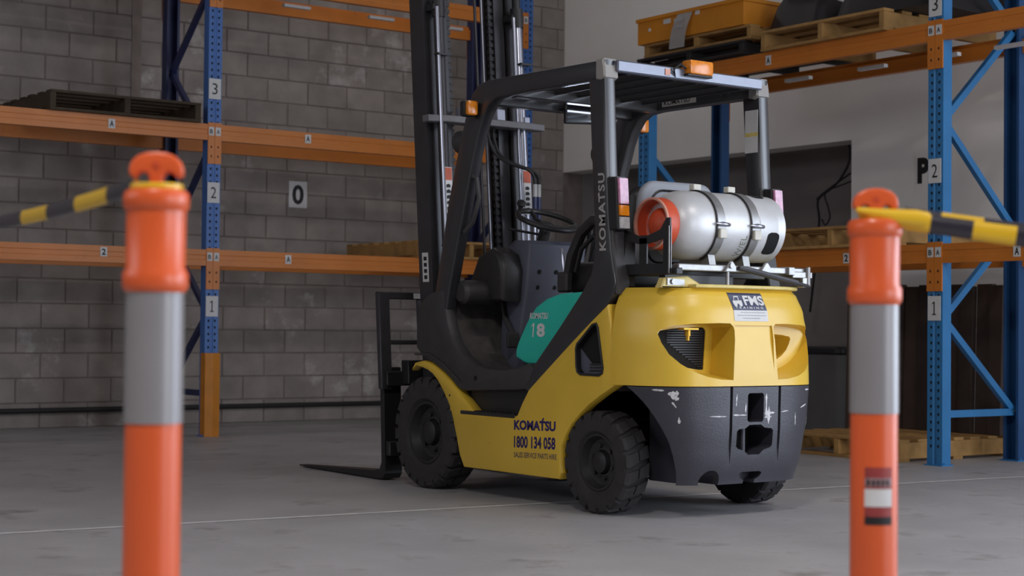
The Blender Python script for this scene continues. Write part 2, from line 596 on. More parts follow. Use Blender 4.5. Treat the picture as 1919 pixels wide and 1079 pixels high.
# ---- side frames
PANEL = [(1.537, .612), (1.487, .638), (1.433, .632), (1.375, .618), (1.331, .600), (1.28, .565), (1.225, .51), (1.175, .44), (1.14, .377), (1.105, .29),
         (1.075, .20), (1.035, .138), (.25, .138), (.232, .17), (.240, .212), (.236, .294), (.205, .345), (.164, .395), (.105, .445), (.035, .494), (-.06, .545), (-.150, .588),
         (-.140, .70), (-.122, .86), (-.098, .955), (.02, .878), (.15, .79), (.30, .685), (.40, .615), (.493, .548), (.545, .482), (.586, .418),
         (.94, .420), (1.02, .472), (1.107, .530), (1.17, .572), (1.231, .606), (1.30, .638), (1.357, .658), (1.42, .668), (1.50, .655)]
WINDOW = [(.005, .862), (-.022, .868), (-.034, .850), (-.072, .665), (-.068, .643), (-.045, .632), (.092, .633), (.115, .645), (.122, .668), (.126, .750), (.118, .772), (.10, .785)]
def sc2(pts, k):
    cx = sum(p[0] for p in pts) / len(pts)
    cz = sum(p[1] for p in pts) / len(pts)
    return [(cx + (p[0] - cx) * k, cz + (p[1] - cz) * k) for p in pts]
for s in (-1, 1):
    bm = NB()
    prism(bm, PANEL, 'yz', s * .530, s * .470, bev=.010, seg=2)
    o = part('side_panel', bm, M_YEL)
    c = NB()
    prism(c, WINDOW, 'yz', s * .60, s * .40)
    cut(o, [c])
    # moulded window: black surround, dark mesh behind
    bm = NB()
    prism(bm, sc2(WINDOW, 1.04), 'yz', s * .500, s * .470)
    w = part('vent_recess', bm, M_HOLE)
    bm = NB()
    tube(bm, [(s * .531, p[0], p[1]) for p in sc2(WINDOW, .99)], .0065, n=6, closed=True)
    obj('vent_seal', bm, M_DARK, w)
    bm = NB()
    wi, wo = sc2(WINDOW, .965), sc2(WINDOW, 1.0)
    lo = [[bm.verts.new((s * xx_, p[0], p[1])) for p in pp] for xx_, pp in ((.5315, wo), (.5315, wi), (.500, wi))]
    for A_, B_ in zip(lo, lo[1:]):
        for i_ in range(len(WINDOW)):
            j_ = (i_ + 1) % len(WINDOW)
            bm.faces.new((A_[i_], A_[j_], B_[j_], B_[i_]))
    bmesh.ops.recalc_face_normals(bm, faces=bm.faces)
    obj('vent_lining', bm, M_DARK, w)
    bm = NB()
    prism(bm, [(.125, .665), (.122, .75), (.03, .675), (-.06, .680), (-.065, .640), (.09, .636)], 'yz', s * .505, s * .498)
    obj('vent_duct', bm, M_DASH, w)
    for k in range(3):
        bm = NB()
        tube(bm, [(s * .507, .0 - .05, .655 + .014 * k), (s * .507, .05, .652 + .014 * k)], .004, n=6)
        obj('vent_hose', bm, M_BLK, w)
    # step well, tread plate, sill
    bm = NB()
    prism(bm, [(.585, .40), (1.02, .40), (1.06, .50), (1.03, .56), (.50, .56), (.50, .54)], 'yz', s * .472, s * .40)
    part('step_well', bm, M_DARK)
    bm = NB()
    box(bm, min(s * .534, s * .40), max(s * .534, s * .40), .60, 1.065, .405, .424, bev=.004)
    st = part('step_plate', bm, M_RIM)
    for k in range(14):
        bm = NB()
        box(bm, min(s * .528, s * .41), max(s * .528, s * .41), .615 + k * .032, .627 + k * .032, .424, .428)
        obj('tread_bar', bm, M_RIM, st, smooth=0)
    SILL = [(1.50, .735), (1.44, .690), (1.357, .664), (1.231, .612), (1.16, .572), (1.107, .536), (1.06, .522), (.62, .540), (.54, .546), (.50, .575),
            (.455, .65), (.50, .676), (.60, .652), (.70, .640), (.84, .640), (.95, .655), (1.06, .70), (1.15, .77), (1.20, .86), (1.225, .95), (1.235, 1.035),
            (1.30, 1.04), (1.40, 1.01), (1.475, .96), (1.50, .85)]
    bm = NB()
    prism(bm, SILL, 'yz', s * .524, s * .455, bev=.014, seg=2)
    sl = part('floor_sill', bm, M_BLK)
    bm = NB()
    cyl(bm, (s * .520, .945, .590), (s * .5255, .945, .590), .013, n=14)
    obj('sill_plug', bm, M_HOLE, sl)
    bm = NB()
    tube(bm, [(s * .526, y, z) for y, z in ((1.50, .70), (1.36, .700), (1.24, .655), (1.14, .60), (1.08, .57))], .006, n=6)
    obj('sill_bead', bm, M_BLK, sl)
    for y, z in ((1.165, .495), (1.068, .155)):
        bm = NB()
        cyl(bm, (s * .528, y, z), (s * .532, y, z), .006, n=8)
        obj('panel_screw', bm, M_DARK, o)

# underframe / chassis
bm = NB()
box(bm, -.40, .40, .10, 1.15, .13, .40, bev=.01)
part('chassis', bm, M_DARK)
bm = NB()
box(bm, -.34, .34, 1.15, 1.62, .18, .52, bev=.01)
part('front_frame', bm, M_DARK)

# floor mat with upswept toe board
bm = NB()
prism(bm, [(.50, .60), (.95, .60), (1.08, .635), (1.18, .72), (1.24, .84), (1.26, .98), (1.28, 1.0), (1.34, 1.0), (1.34, .56), (.50, .56)], 'yz', -.456, .456, bev=.006)
part('floor_mat', bm, M_MAT)

# ---- engine hood, teal side covers, seat
bm = NB()
prism(bm, [(-.09, .56), (-.12, .96), (-.10, 1.00), (.10, 1.005), (.33, .998), (.50, .935), (.585, .85), (.64, .77), (.645, .60), (.60, .56)], 'yz', -.455, .455, bev=.015, seg=2)
part('engine_hood', bm, M_BLK)
TEAL = [(.10, 1.018), (.327, 1.008), (.43, .985), (.515, .946), (.57, .895), (.615, .835), (.655, .778), (.675, .74), (.676, .700), (.60, .672), (.45, .66), (.15, .88)]
for s in (-1, 1):
    bm = NB()
    prism(bm, TEAL, 'yz', s * .474, s * .44, bev=.012, seg=3)
    tl = part('hood_side_cover', bm, M_TEAL, label='teal plastic cover')
    if s < 0:
        bm = text_bm('KOMATSU', .150, .030, bold=.03, shear=.25)
        place(bm, (-.4755, .560, .888), *LEFTF)
        obj('lettering', bm, M_LBL, tl, smooth=0, label='small white maker lettering')
        bm = NB()
        bm.faces.new([bm.verts.new((x_, y_, 0)) for x_, y_ in ((.012, 0), (.022, 0), (.030, .068), (.022, .068), (.006, .056), (.005, .048), (.019, .056))])
        place(bm, (-.4755, .550, .800), *LEFTF)
        obj('lettering', bm, M_LBL, tl, smooth=0)
        bm = text_bm('8', .066, .066, bold=.045)
        place(bm, (-.4755, .503, .801), *LEFTF)
        obj('lettering', bm, M_LBL, tl, smooth=0)

def rbox(x0, x1, y0, y1, z0, z1, bev=.03, seg=4):
    bm = NB()
    box(bm, x0, x1, y0, y1, z0, z1, bev=bev, seg=seg)
    return bm

seat = part('seat_cushion', rbox(-.235, .235, .13, .62, 1.02, 1.17, .045), M_VINYL)
bm = NB()
box(bm, -.20, .20, .16, .58, .985, 1.03, bev=.01)
obj('seat_base', bm, M_DARK, seat)
bm = rbox(-.225, .225, .105, .20, 1.10, 1.52, .05)
for v in bm.verts:
    v.co.y -= (v.co.z - 1.1) * .10
bk = part('seat_back', bm, M_VINYL)
bm = NB()
def rrect(x0, x1, z0, z1, r, n=5):
    out = []
    for cx, cz, a0 in ((x1 - r, z1 - r, 0), (x0 + r, z1 - r, 90), (x0 + r, z0 + r, 180), (x1 - r, z0 + r, 270)):
        for k in range(n + 1):
            a = R_(a0 + 90 * k / n)
            out.append((cx + r * math.cos(a), cz + r * math.sin(a)))
    return out
prism(bm, rrect(-.235, .235, 1.12, 1.545, .09), 'xz', .10, .055, bev=.02, seg=3)
for v in bm.verts:
    v.co.y -= (v.co.z - 1.1) * .10
sh = part('seat_shell', bm, M_SEATG, label='pale grey plastic seat shell')
bm = NB()
tube(bm, [(x, .054 - (z - 1.1) * .10, z) for x, z in rrect(-.175, .175, 1.16, 1.50, .07)], .006, n=6, closed=True)
obj('piping', bm, M_DARK, sh)
bm = NB()
prism(bm, rrect(-.125, .125, 1.22, 1.45, .05), 'xz', .030, .016, bev=.004)
for v in bm.verts:
    v.co.y -= (v.co.z - 1.1) * .02
obj('shell_inset', bm, M_DASH, sh)
for s in (-1, 1):
    bm = NB()
    tube(bm, [(s * .27, .14, 1.05), (s * .275, .13, 1.26), (s * .275, .20, 1.355), (s * .275, .32, 1.365), (s * .27, .42, 1.31), (s * .265, .50, 1.20), (s * .26, .54, 1.08)], .028, n=10)
    part('hip_restraint', bm, M_VINYL)
    bm = NB()
    tube(bm, [(s * .285, .24, 1.10), (s * .287, .22, 1.22), (s * .287, .30, 1.29), (s * .285, .40, 1.23), (s * .28, .45, 1.12)], .012, n=8)
    part('seat_belt', bm, M_DARK)
bm = NB()
box(bm, -.30, -.255, .50, .58, 1.02, 1.12, bev=.01)
o = part('lever_box', bm, M_BLK)
bm = NB()
tube(bm, [(-.278, .54, 1.11), (-.28, .55, 1.20), (-.275, .57, 1.235)], .010, n=8)
obj('lever_knob', bm, M_CHROME, o)

# ---- dash, steering
bm = NB()
prism(bm, [(1.06, .60), (1.00, .85), (.955, 1.06), (.925, 1.275), (.945, 1.295), (1.08, 1.30), (1.16, 1.25), (1.20, .60)], 'yz', -.20, .17, bev=.018, seg=3)
dash = part('dash_column', bm, M_DASH)
for dx in (-.13, -.02):
    for z, y in ((1.135, .9425), (1.055, .9565)):
        bm = NB()
        cyl(bm, (dx, y + .01, z), (dx, y - .003, z), .011, n=12)
        obj('dash_plug', bm, M_HOLE, dash)
bm = NB()
prism(bm, [(1.00, .98), (.985, 1.14), (1.02, 1.225), (1.10, 1.26), (1.22, 1.22), (1.30, 1.08), (1.31, .98)], 'yz', -.33, -.19, bev=.03, seg=3)
part('dash_pod', bm, M_VINYL)
bm = NB()
prism(bm, [(1.05, .98), (1.04, 1.10), (1.10, 1.20), (1.22, 1.18), (1.31, 1.05), (1.31, .98)], 'yz', .17, .43, bev=.03, seg=3)
part('dash_pod', bm, M_BLK)
bm = NB()
lathe(bm, [(-.47, .001), (-.47, .045), (-.45, .062), (-.27, .064), (-.25, .05), (-.24, .001)], 'x', (0, 1.17, 1.025), n=20)
part('brake_reservoir_cover', bm, M_BLK)
bm = NB()
prism(bm, [(1.05, 1.02), (1.00, 1.10), (1.02, 1.12), (1.09, 1.02)], 'yz', -.30, -.22, bev=.006)
part('pedal_bracket', bm, M_DASH)
for px in (-.22, -.02, .16):
    bm = NB()
    box(bm, px - .05, px + .05, 1.02, 1.04, .74, .82, bev=.006)
    tube(bm, [(px, 1.04, .80), (px, 1.12, .90), (px, 1.15, 1.0)], .012, n=6)
    part('pedal', bm, M_RUB)
# steering wheel
SWC = Vector((-.045, .99, 1.405))
nrm = Vector((0, -.36, .93)).normalized()
eu = Vector((1, 0, 0))
ev = nrm.cross(eu).normalized()
bm = NB()
ring = [SWC + eu * (.160 * math.cos(t)) + ev * (.160 * math.sin(t)) for t in [2 * math.pi * k / 40 for k in range(40)]]
tube(bm, ring, .0145, n=10, closed=True)
sw = part('steering_wheel', bm, M_VINYL)
bm = NB()
cyl(bm, SWC - nrm * .05, SWC - nrm * .012, .045, n=20, r1=.035)
obj('wheel_hub', bm, M_VINYL, sw)
for a in (90, 210, 330):
    d = eu * math.cos(R_(a)) + ev * math.sin(R_(a))
    bm = NB()
    tube(bm, [SWC - nrm * .03, SWC - nrm * .025 + d * .09, SWC + d * .155], .012, n=8)
    obj('spoke', bm, M_VINYL, sw)
bm = NB()
kp = SWC + eu * (-.10) + ev * .12
tube(bm, [kp, kp + nrm * .03, kp + nrm * .042, kp + nrm * .062, kp + nrm * .07], [.009, .012, .024, .022, .006], n=12)
obj('spinner_knob', bm, M_VINYL, sw)
bm = NB()
cyl(bm, SWC - nrm * .04, SWC - nrm * .24, .03, n=14)
part('steering_column', bm, M_BLK)
for lx, ly in ((.20, .98), (.25, .98), (.30, .98)):
    bm = NB()
    tube(bm, [(lx, ly + .08, 1.20), (lx, ly + .02, 1.34)], .007, n=6)
    tube(bm, [(lx, ly + .03, 1.32), (lx, ly + .02, 1.345), (lx, ly + .01, 1.37)], [.012, .018, .01], n=10)
    part('control_lever', bm, M_DARK)
bm = NB()
tube(bm, [(-.08, 1.0, 1.33), (-.30, .98, 1.35)], .007, n=6)
part('direction_lever', bm, M_DARK)

# ---- overhead guard
FRONT = [(1.40, .72), (1.335, .99), (1.272, 1.24), (1.213, 1.487), (1.143, 1.703), (1.075, 1.889), (1.045, 1.965), (1.005, 2.03), (.95, 2.07), (.87, 2.083),
         (-.052, 2.072), (-.052, 1.985), (.70, 1.990), (.80, 1.982), (.86, 1.955), (.905, 1.905), (.945, 1.83), (.998, 1.692), (1.063, 1.479), (1.131, 1.263), (1.195, 1.045), (1.27, .72)]
REAR = [(.062, 1.99), (.030, 1.544), (.008, 1.273), (.012, 1.17), (.035, 1.09), (.10, 1.012), (.258, .857), (.463, .668), (.53, .60), (.545, .552), (.50, .535),
        (.38, .622), (.20, .752), (.02, .878), (-.085, .950), (-.125, .995), (-.142, 1.055), (-.128, 1.12), (-.108, 1.21), (-.090, 1.36), (-.078, 1.537), (-.052, 1.99)]
for s in (-1, 1):
    bm = NB()
    prism(bm, FRONT, 'yz', s * .522, s * .455, bev=.012, seg=2)
    part('front_pillar', bm, M_OHG)
    bm = NB()
    prism(bm, REAR, 'yz', s * .522, s * .455, bev=.010, seg=2)
    rp = part('rear_pillar', bm, M_OHG)
    bm = NB()
    prism(bm, [(-.056, 2.03), (-.060, 1.99), (-.03, 1.975), (.01, 1.985), (.01, 2.078), (-.045, 2.078)], 'yz', s * .526, s * .44, bev=.008)
    obj('corner_casting', bm, mat('casting_grey', (150, 146, 142), .5, var=.08), rp)
    bm = NB()
    prism(bm, [(-.070, 1.535), (-.086, 1.535), (-.118, 1.20), (-.150, 1.06), (-.145, 1.0), (-.06, 1.0), (-.06, 1.1)], 'yz', s * .516, s * .440, bev=.006)
    obj('pillar_cover', bm, M_BLK, rp)
    # tail lamp
    x0, x1 = sorted((s * .518, s * .462))
    bm = NB()
    prism(bm, [(-.100, 1.29), (-.085, 1.53), (-.142, 1.53), (-.160, 1.29)], 'yz', x0 - .005, x1 + .005, bev=.006)
    tlm = part('tail_lamp', bm, M_DARK)
    def lens(z0, z1, m, nm):
        b2 = NB()
        y_ = lambda z: -.142 - (1.53 - z) * .075
        prism(b2, [(y_(z1), z1), (y_(z0), z0), (y_(z0) - .016, z0 + .002), (y_(z1) - .016, z1 - .002)], 'yz', x0, x1, bev=.004)
        obj(nm, b2, m, tlm)
    lens(1.405, 1.525, M_PINK, 'brake_lens')
    lens(1.352, 1.402, M_AMBER, 'turn_lens')
    lens(1.294, 1.349, M_CLEAR, 'reverse_lens')
    if s < 0:
        bm = text_bm('KOMATSU', .355, .048, bold=.028, spacing=1.12)
        o_ = Vector((-.5235, -.078, 1.198))
        place(bm, o_, (0, .045, .999), (0, 1, 0))
        # letters follow the slight rake of the post
        for v in bm.verts:
            v.co.y += 0.0
        obj('lettering', bm, M_LETTER, rp, smooth=0, label='grey maker lettering running up the post')
        bm = NB()
        prism(bm, [(0, 0), (.014, .010), (.014, -.004)], 'xy', 0, .0004)
        place(bm, (-.5237, -.030, 1.45), (0, 1, 0), (0, 0, 1))
        obj('lettering', bm, M_LETTER, rp, smooth=0)
    else:
        for z0, z1, m in ((1.815, 1.925, M_LBL), (1.795, 1.815, M_YELP), (1.715, 1.795, M_LBL)):
            bm = NB()
            box(bm, .4536, .4550, -.048, .040, z0, z1)
            obj('sticker', bm, m, rp, smooth=0)
# roof
bm = NB()
box(bm, -.46, .46, -.075, -.030, 2.018, 2.072, bev=.006)
hd = part('rear_header', bm, mat('header_sheen', (112, 116, 130), 0.3, metal=.3, var=.08, vscale=14, coat=.4), label='rear cross rail, coloured pale for its daylight reflection')  # guard steel lightened, the daylight reflection is put into its colour
bm = NB()
box(bm, -.46, .46, .70, .76, 1.985, 2.035, bev=.006)
part('front_header', bm, M_OHG)
bm = NB()
box(bm, -.46, .46, .90, .95, 1.965, 2.02, bev=.006)
part('front_header', bm, M_OHG)
for k in range(6):
    x = -.36 + .144 * k
    bm = NB()
    box(bm, x - .010, x + .010, -.03, .92, 2.015, 2.05, bev=.004)
    part('roof_bar', bm, M_DARK)
# maker strip and bolts on the inner face of the right roof rail
rr_ = [c for c in fk.children if c.name.startswith('front_pillar')][1]
bm = NB()
box(bm, .4535, .4550, .40, .66, 2.008, 2.046)
obj('plate_strip', bm, M_LETTER, rr_, smooth=0)
bm = text_bm('KOMATSU', .20, .024, bold=.02)
place(bm, (.4528, .645, 2.015), *LEFTF)
obj('lettering', bm, M_DARK, rr_, smooth=0)
for y in (.86, .80, .22, .16):
    bm = NB()
    cyl(bm, (.456, y, 2.02), (.449, y, 2.02), .009, n=8)
    obj('bolt', bm, M_MAST, rr_)
# strobe box
bm = rbox(-.052, .095, -.118, -.050, 2.045, 2.112, .010, 2)
bc = part('amber_beacon', bm, M_AMBER)
bm = NB()
box(bm, -.058, .101, -.105, -.045, 2.036, 2.047, bev=.003)
obj('beacon_base', bm, M_DARK, bc)
bm = NB()
tube(bm, [(-.06, -.09, 2.07), (-.10, -.10, 2.085), (-.13, -.085, 2.06), (-.11, -.075, 2.03), (-.15, -.07, 2.05)], .006, n=6)
obj('beacon_wire', bm, M_DARK, bc)
bm = NB()
box(bm, -.175, -.145, -.0785, -.0750, 2.03, 2.06)
obj('sticker', bm, M_RUST, hd, smooth=0)
# mirror
bm = rbox(-.045, .155, .845, .865, 1.905, 2.015, .009, 3)
for v in bm.verts:
    v.co.z += (v.co.x - .05) * .06
mr = part('rear_view_mirror', bm, M_DARK)
bm = NB()
box(bm, -.034, .146, .8425, .8455, 1.917, 2.004)
for v in bm.verts:
    v.co.z += (v.co.x - .05) * .06
obj('mirror_glass', bm, M_MIRROR, mr, smooth=0)
bm = NB()
tube(bm, [(.06, .866, 1.96), (.06, .91, 1.98), (.06, .92, 2.0)], .008, n=8)
obj('mirror_arm', bm, M_DARK, mr)
# front indicator lamps
for s in (-1, 1):
    bm = rbox(min(s * .53, s * .60), max(s * .53, s * .60), .955, 1.005, 1.905, 1.985, .012, 2)
    il = part('indicator_lamp', bm, M_DARK)
    bm = rbox(min(s * .535, s * .598), max(s * .535, s * .598), .925, .957, 1.908, 1.982, .012, 2)
    obj('amber_lens', bm, M_AMBER, il)
    bm = NB()
    cyl(bm, (s * .50, .98, 1.95), (s * .54, .98, 1.95), .010, n=8)
    obj('lamp_bracket', bm, M_DARK, il)
    bm = NB()
    lathe(bm, [(1.10, .02), (1.11, .05), (1.16, .062), (1.185, .062), (1.19, .05), (1.19, .001)], 'y', (s * .46, 0, 1.80), n=20)
    bm2 = part('work_lamp', bm, M_BLK)
    bm = NB()
    cyl(bm, (s * .47, 1.13, 1.86), (s * .48, 1.06, 1.90), .009, n=6)
    obj('lamp_bracket', bm, M_DARK, bm2)
# grab handle on the front pillar
bm = NB()
tube(bm, [(-.50, 1.06, 1.62), (-.49, 1.00, 1.60), (-.485, .985, 1.50), (-.49, 1.03, 1.38), (-.50, 1.09, 1.33)], .013, n=8)
part('grab_handle', bm, M_BLK)

# ---- counterweight: lofted body, dark cast lower half and yellow cowl above
CW_Y0 = -.13
def interp(t, tab):
    for (a, va), (b, vb) in zip(tab, tab[1:]):
        if t <= b:
            k = max(0.0, (t - a) / (b - a))
            k = k * k * (3 - 2 * k) * .5 + k * .5
            return va + (vb - va) * k
    return tab[-1][1]
CW_W = [(.155, .455), (.32, .492), (.45, .520), (.59, .533), (.80, .531), (.93, .512), (1.0, .487), (1.03, .465)]
CW_R = [(.155, -.462), (.25, -.492), (.40, -.506), (.59, -.510), (.80, -.502), (.93, -.478), (1.0, -.452), (1.03, -.425)]
def cw_y(x, z):
    w, yr = interp(z, CW_W), interp(z, CW_R)
    k = max(0.0, 1 - min(1.0, abs(x / w)) ** 4.5)
    return CW_Y0 - (CW_Y0 - yr) * k ** (1 / 1.8)
def loft(zs, n=56):
    bm = NB()
    rings = []
    for z in zs:
        w = interp(z, CW_W)
        ring = []
        for i in range(n + 1):
            t = -math.cos(math.pi * i / n)
            t = math.copysign(abs(t) ** .75, t)
            ring.append(bm.verts.new((t * w, cw_y(t * w, z), z)))
        rings.append(ring)
    for a, b in zip(rings, rings[1:]):
        for i in range(n):
            bm.faces.new((a[i], a[i + 1], b[i + 1], b[i]))
        bm.faces.new((a[n], a[0], b[0], b[n]))
    bm.faces.new(list(reversed(rings[0])))
    bm.faces.new(rings[-1])
    bmesh.ops.recalc_face_normals(bm, faces=bm.faces)
    return bm

cowl = part('rear_cowl', loft([.594, .60, .64, .68, .72, .76, .80, .84, .87, .90, .93, .955, .975, .99, 1.005, 1.018, 1.027, 1.03]), M_YEL)
EYE = [(-.474, .828), (-.460, .846), (-.40, .860), (-.32, .866), (-.20, .869), (-.140, .868), (-.125, .855), (-.122, .840), (-.138, .640), (-.20, .642),
       (-.27, .652), (-.33, .670), (-.385, .698), (-.43, .735), (-.46, .785)]
EYE_IN = [(-.452, .824), (-.44, .838), (-.38, .846), (-.32, .850), (-.24, .854), (-.185, .854), (-.172, .846), (-.168, .835), (-.180, .664), (-.21, .664),
          (-.27, .672), (-.33, .690), (-.375, .715), (-.41, .750), (-.44, .795)]
def mx_(pts, s):
    return [(p[0] * -s, p[1]) for p in pts]
def shift_in(pts, k, cx, cz):
    return [(cx + (p[0] - cx) * k, cz + (p[1] - cz) * k) for p in pts]
cs = []
EIN = {-1: EYE_IN, 1: shift_in(EYE_IN, .55, -.20, .765)}
EDEP = {-1: -.350, 1: -.285}
for s in (-1, 1):
    c = NB()
    prism(c, mx_(EYE, s), 'xz', -.56, EDEP[s], pts2=mx_(EIN[s], s))
    cs.append(c)
    # softly flared lip round the opening
    c = NB()
    prism(c, mx_(shift_in(EYE, 1.20, -.13, .81), s), 'xz', -.60, -.355, pts2=mx_(shift_in(EYE, .96, -.13, .81), s))
    cs.append(c)
# raked face of the centre column
c = NB()
prism(c, [(-.56, .865), (-.482, .865), (-.5075, .66), (-.56, .66)], 'yz', -.116, .116)
cs.append(c)
cut(cowl, cs)
for s in (-1, 1):
    bm = NB()
    prism(bm, mx_(sc2(EIN[s], 1.06), s), 'xz', EDEP[s] - .001, EDEP[s] + .006)
    gr = part('radiator_grille', bm, M_HOLE)
    for k in range(16):
        z = .676 + k * .0108
        bm = NB()
        x0, x1 = (-.20 - .20 * min(1, (z - .665) / .12), -.185)
        if s > 0:
            x0, x1, z = -.20 + (x0 + .2) * .5, -.205, .765 + (z - .765) * .5
        a, b = sorted((x0 * -s, x1 * -s))
        box(bm, a, b, EDEP[s] - .005, EDEP[s] - .001, z, z + .005)
        obj('grille_fin', bm, M_DARK, gr, smooth=0)
# fuel tap seen in the left opening
bm = NB()
cyl(bm, (-.335, -.42, .85), (-.335, -.42, .815), .014, n=12)
cyl(bm, (-.335, -.42, .815), (-.335, -.42, .795), .009, n=12)
box(bm, -.375, -.285, -.44, -.40, .842, .852, bev=.002)
obj('brass_valve', bm, mat('brass', (196, 152, 52), .35, metal=.6), cowl)

cw = part('counterweight', loft([.155, .17, .20, .25, .30, .35, .40, .45, .50, .55, .575, .586, .590]), M_GREY, label='scuffed dark grey cast counterweight')
cs = []
for s in (-1, 1):
    c = NB()
    cyl(c, (s * .30, -.035, .25), (s * .60, -.035, .25), .350, n=64, r1=.405)
    cs.append(c)
    c = NB()
    box(c, s * .150 - .008, s * .150 + .008, -.60, -.490, .195, .60)
    cs.append(c)
c = NB(); prism(c, rrect(-.050, .050, .432, .562, .014), 'xz', -.60, -.34); cs.append(c)
HEX = [(-.112, .392), (-.100, .402), (-.060, .405), (-.035, .420), (.035, .420), (.060, .405), (.100, .402), (.112, .392), (.112, .325), (.100, .315),
       (.060, .305), (.035, .285), (-.035, .285), (-.060, .305), (-.100, .315), (-.112, .325)]
c = NB(); prism(c, HEX, 'xz', -.60, -.34); cs.append(c)
c = NB(); cyl(c, (-.235, -.60, .170), (-.235, -.30, .170), .052, n=24); cs.append(c)
c = NB(); prism(c, [(-.070, .200), (-.055, .208), (.055, .208), (.070, .200), (.060, .182), (.035, .17), (.035, .10), (-.035, .10), (-.035, .17), (-.060, .182)], 'xz', -.60, -.40); cs.append(c)
# lower corners sweep up towards the sides
cut(cw, cs)
bm = NB()
cyl(bm, (-.045, -.47, .27), (-.045, -.47, .58), .012, n=12)
obj('tow_pin', bm, M_GREY, cw)
bm = NB()
box(bm, -.13, .13, -.345, -.335, .27, .58)
obj('tow_pocket_liner', bm, M_HOLE, cw)
# scuffs worn down to bare metal on the casting
M_SCUFF = mat('bare_scuff', (206, 204, 206), .5, var=.2, vscale=60)
def scuff(x0, z0, x1, z1, wd):
    bm = NB()
    n_ = 6
    a, b = [], []
    for i in range(n_ + 1):
        t = i / n_
        x, z = x0 + (x1 - x0) * t, z0 + (z1 - z0) * t
        h = wd * (0.35 + random.random()) * (0.15 if i in (0, n_) else 1)
        dx, dz = -(z1 - z0), (x1 - x0)
        L_ = math.hypot(dx, dz)
        dx, dz = dx / L_ * h, dz / L_ * h
        a.append(bm.verts.new((x + dx, cw_y(x + dx, z + dz) - .0012, z + dz)))
        b.append(bm.verts.new((x - dx, cw_y(x - dx, z - dz) - .0012, z - dz)))
    for i in range(n_):
        bm.faces.new((a[i], a[i + 1], b[i + 1], b[i]))
    obj('paint_scuff', bm, M_SCUFF, cw, smooth=0)
for sc_ in ((-.27, .462, -.175, .460, .004), (-.14, .466, -.055, .464, .003), (.055, .470, .118, .472, .005), (.16, .474, .21, .480, .003),
            (-.118, .560, -.122, .505, .005), (-.062, .52, -.064, .47, .003), (.064, .56, .066, .45, .006), (.082, .50, .080, .42, .009), (.10, .455, .055, .452, .004),
            (.26, .47, .262, .41, .003), (.34, .572, .40, .572, .005), (.30, .490, .36, .505, .004), (.385, .45, .39, .40, .003),
            (-.405, .565, -.44, .560, .010), (-.43, .555, -.405, .535, .008), (-.425, .525, -.41, .50, .005), (-.40, .46, -.397, .43, .004), (-.45, .575, -.48, .578, .006)):
    scuff(*sc_)

# company sticker on the cowl, following its curve
def on_cowl(bm, off):
    for v in bm.verts:
        x, z = v.co.x, v.co.z
        v.co.y = cw_y(x, z) - off
    return bm
def grid_patch(c00, c10, c11, c01, n=8):
    bm = NB()
    g = [[None] * (n + 1) for _ in range(n + 1)]
    for i in range(n + 1):
        for j in range(n + 1):
            u, v = i / n, j / n
            x = (1 - v) * ((1 - u) * c00[0] + u * c10[0]) + v * ((1 - u) * c01[0] + u * c11[0])
            z = (1 - v) * ((1 - u) * c00[1] + u * c10[1]) + v * ((1 - u) * c01[1] + u * c11[1])
            g[i][j] = bm.verts.new((x, 0, z))
    for i in range(n):
        for j in range(n):
            bm.faces.new((g[i][j], g[i + 1][j], g[i + 1][j + 1], g[i][j + 1]))
    return bm
LX0, LX1, LZ0, LZ1, LZ2 = -.112, .098, .884, .933, 1.012
st = obj('company_sticker', on_cowl(grid_patch((LX0, LZ0), (LX1, LZ0), (LX1, LZ1), (LX0, LZ1)), .0015), M_LBL, cowl, smooth=30, label='white and navy company sticker')
# third level only: the sticker's print hangs on the cowl like the sticker
def cowl_print(bm, m, off=.0028):
    bmesh.ops.subdivide_edges(bm, edges=[e for e in bm.edges if e.calc_length() > .02], cuts=2)
    obj('sticker_print', on_cowl(bm, off), m, cowl, smooth=0)
cowl_print(grid_patch((LX0, LZ1), (LX1 - .002, LZ1), (LX1 - .014, LZ2), (LX0 - .014, LZ2)), M_DNAVY, .0015)
b = text_bm('FMS', .128, .044, bold=.03, shear=-.12); place(b, (-.040, -.5, .956), *REARF); cowl_print(b, M_LBL)
b = text_bm('TRAINING', .172, .010, bold=.02, spacing=1.7); place(b, (-.098, -.5, .940), *REARF); cowl_print(b, M_LBL)
# little forklift pictogram
b = NB()
def flat(b_, pts):
    b_.faces.new([b_.verts.new((p[0], 0, p[1])) for p in pts])
flat(b, [(-.105, .962), (-.048, .962), (-.050, .978), (-.105, .976)])
flat(b, [(-.098, .978), (-.094, .978), (-.090, .996), (-.094, .996)])
flat(b, [(-.094, .992), (-.066, .992), (-.066, .997), (-.094, .997)])
flat(b, [(-.070, .978), (-.065, .978), (-.066, .993), (-.070, .993)])
for cx_ in (-.092, -.060):
    flat(b, [(cx_ + .011 * math.cos(R_(30 * k)), .960 + .010 * math.sin(R_(30 * k))) for k in range(12)])
cowl_print(b, M_LBL)
for k, (xa, xb) in enumerate(((-.07, .085), (-.09, .09), (-.06, .05))):
    b = NB()
    for i in range(9):
        x = xa + (xb - xa) * i / 9
        flat(b, [(x, .922 - k * .013), (x + (xb - xa) / 9 * .8, .922 - k * .013), (x + (xb - xa) / 9 * .8, .925 - k * .013), (x, .925 - k * .013)])
    cowl_print(b, mat('grey_print', (170, 172, 176), .6), .0028)

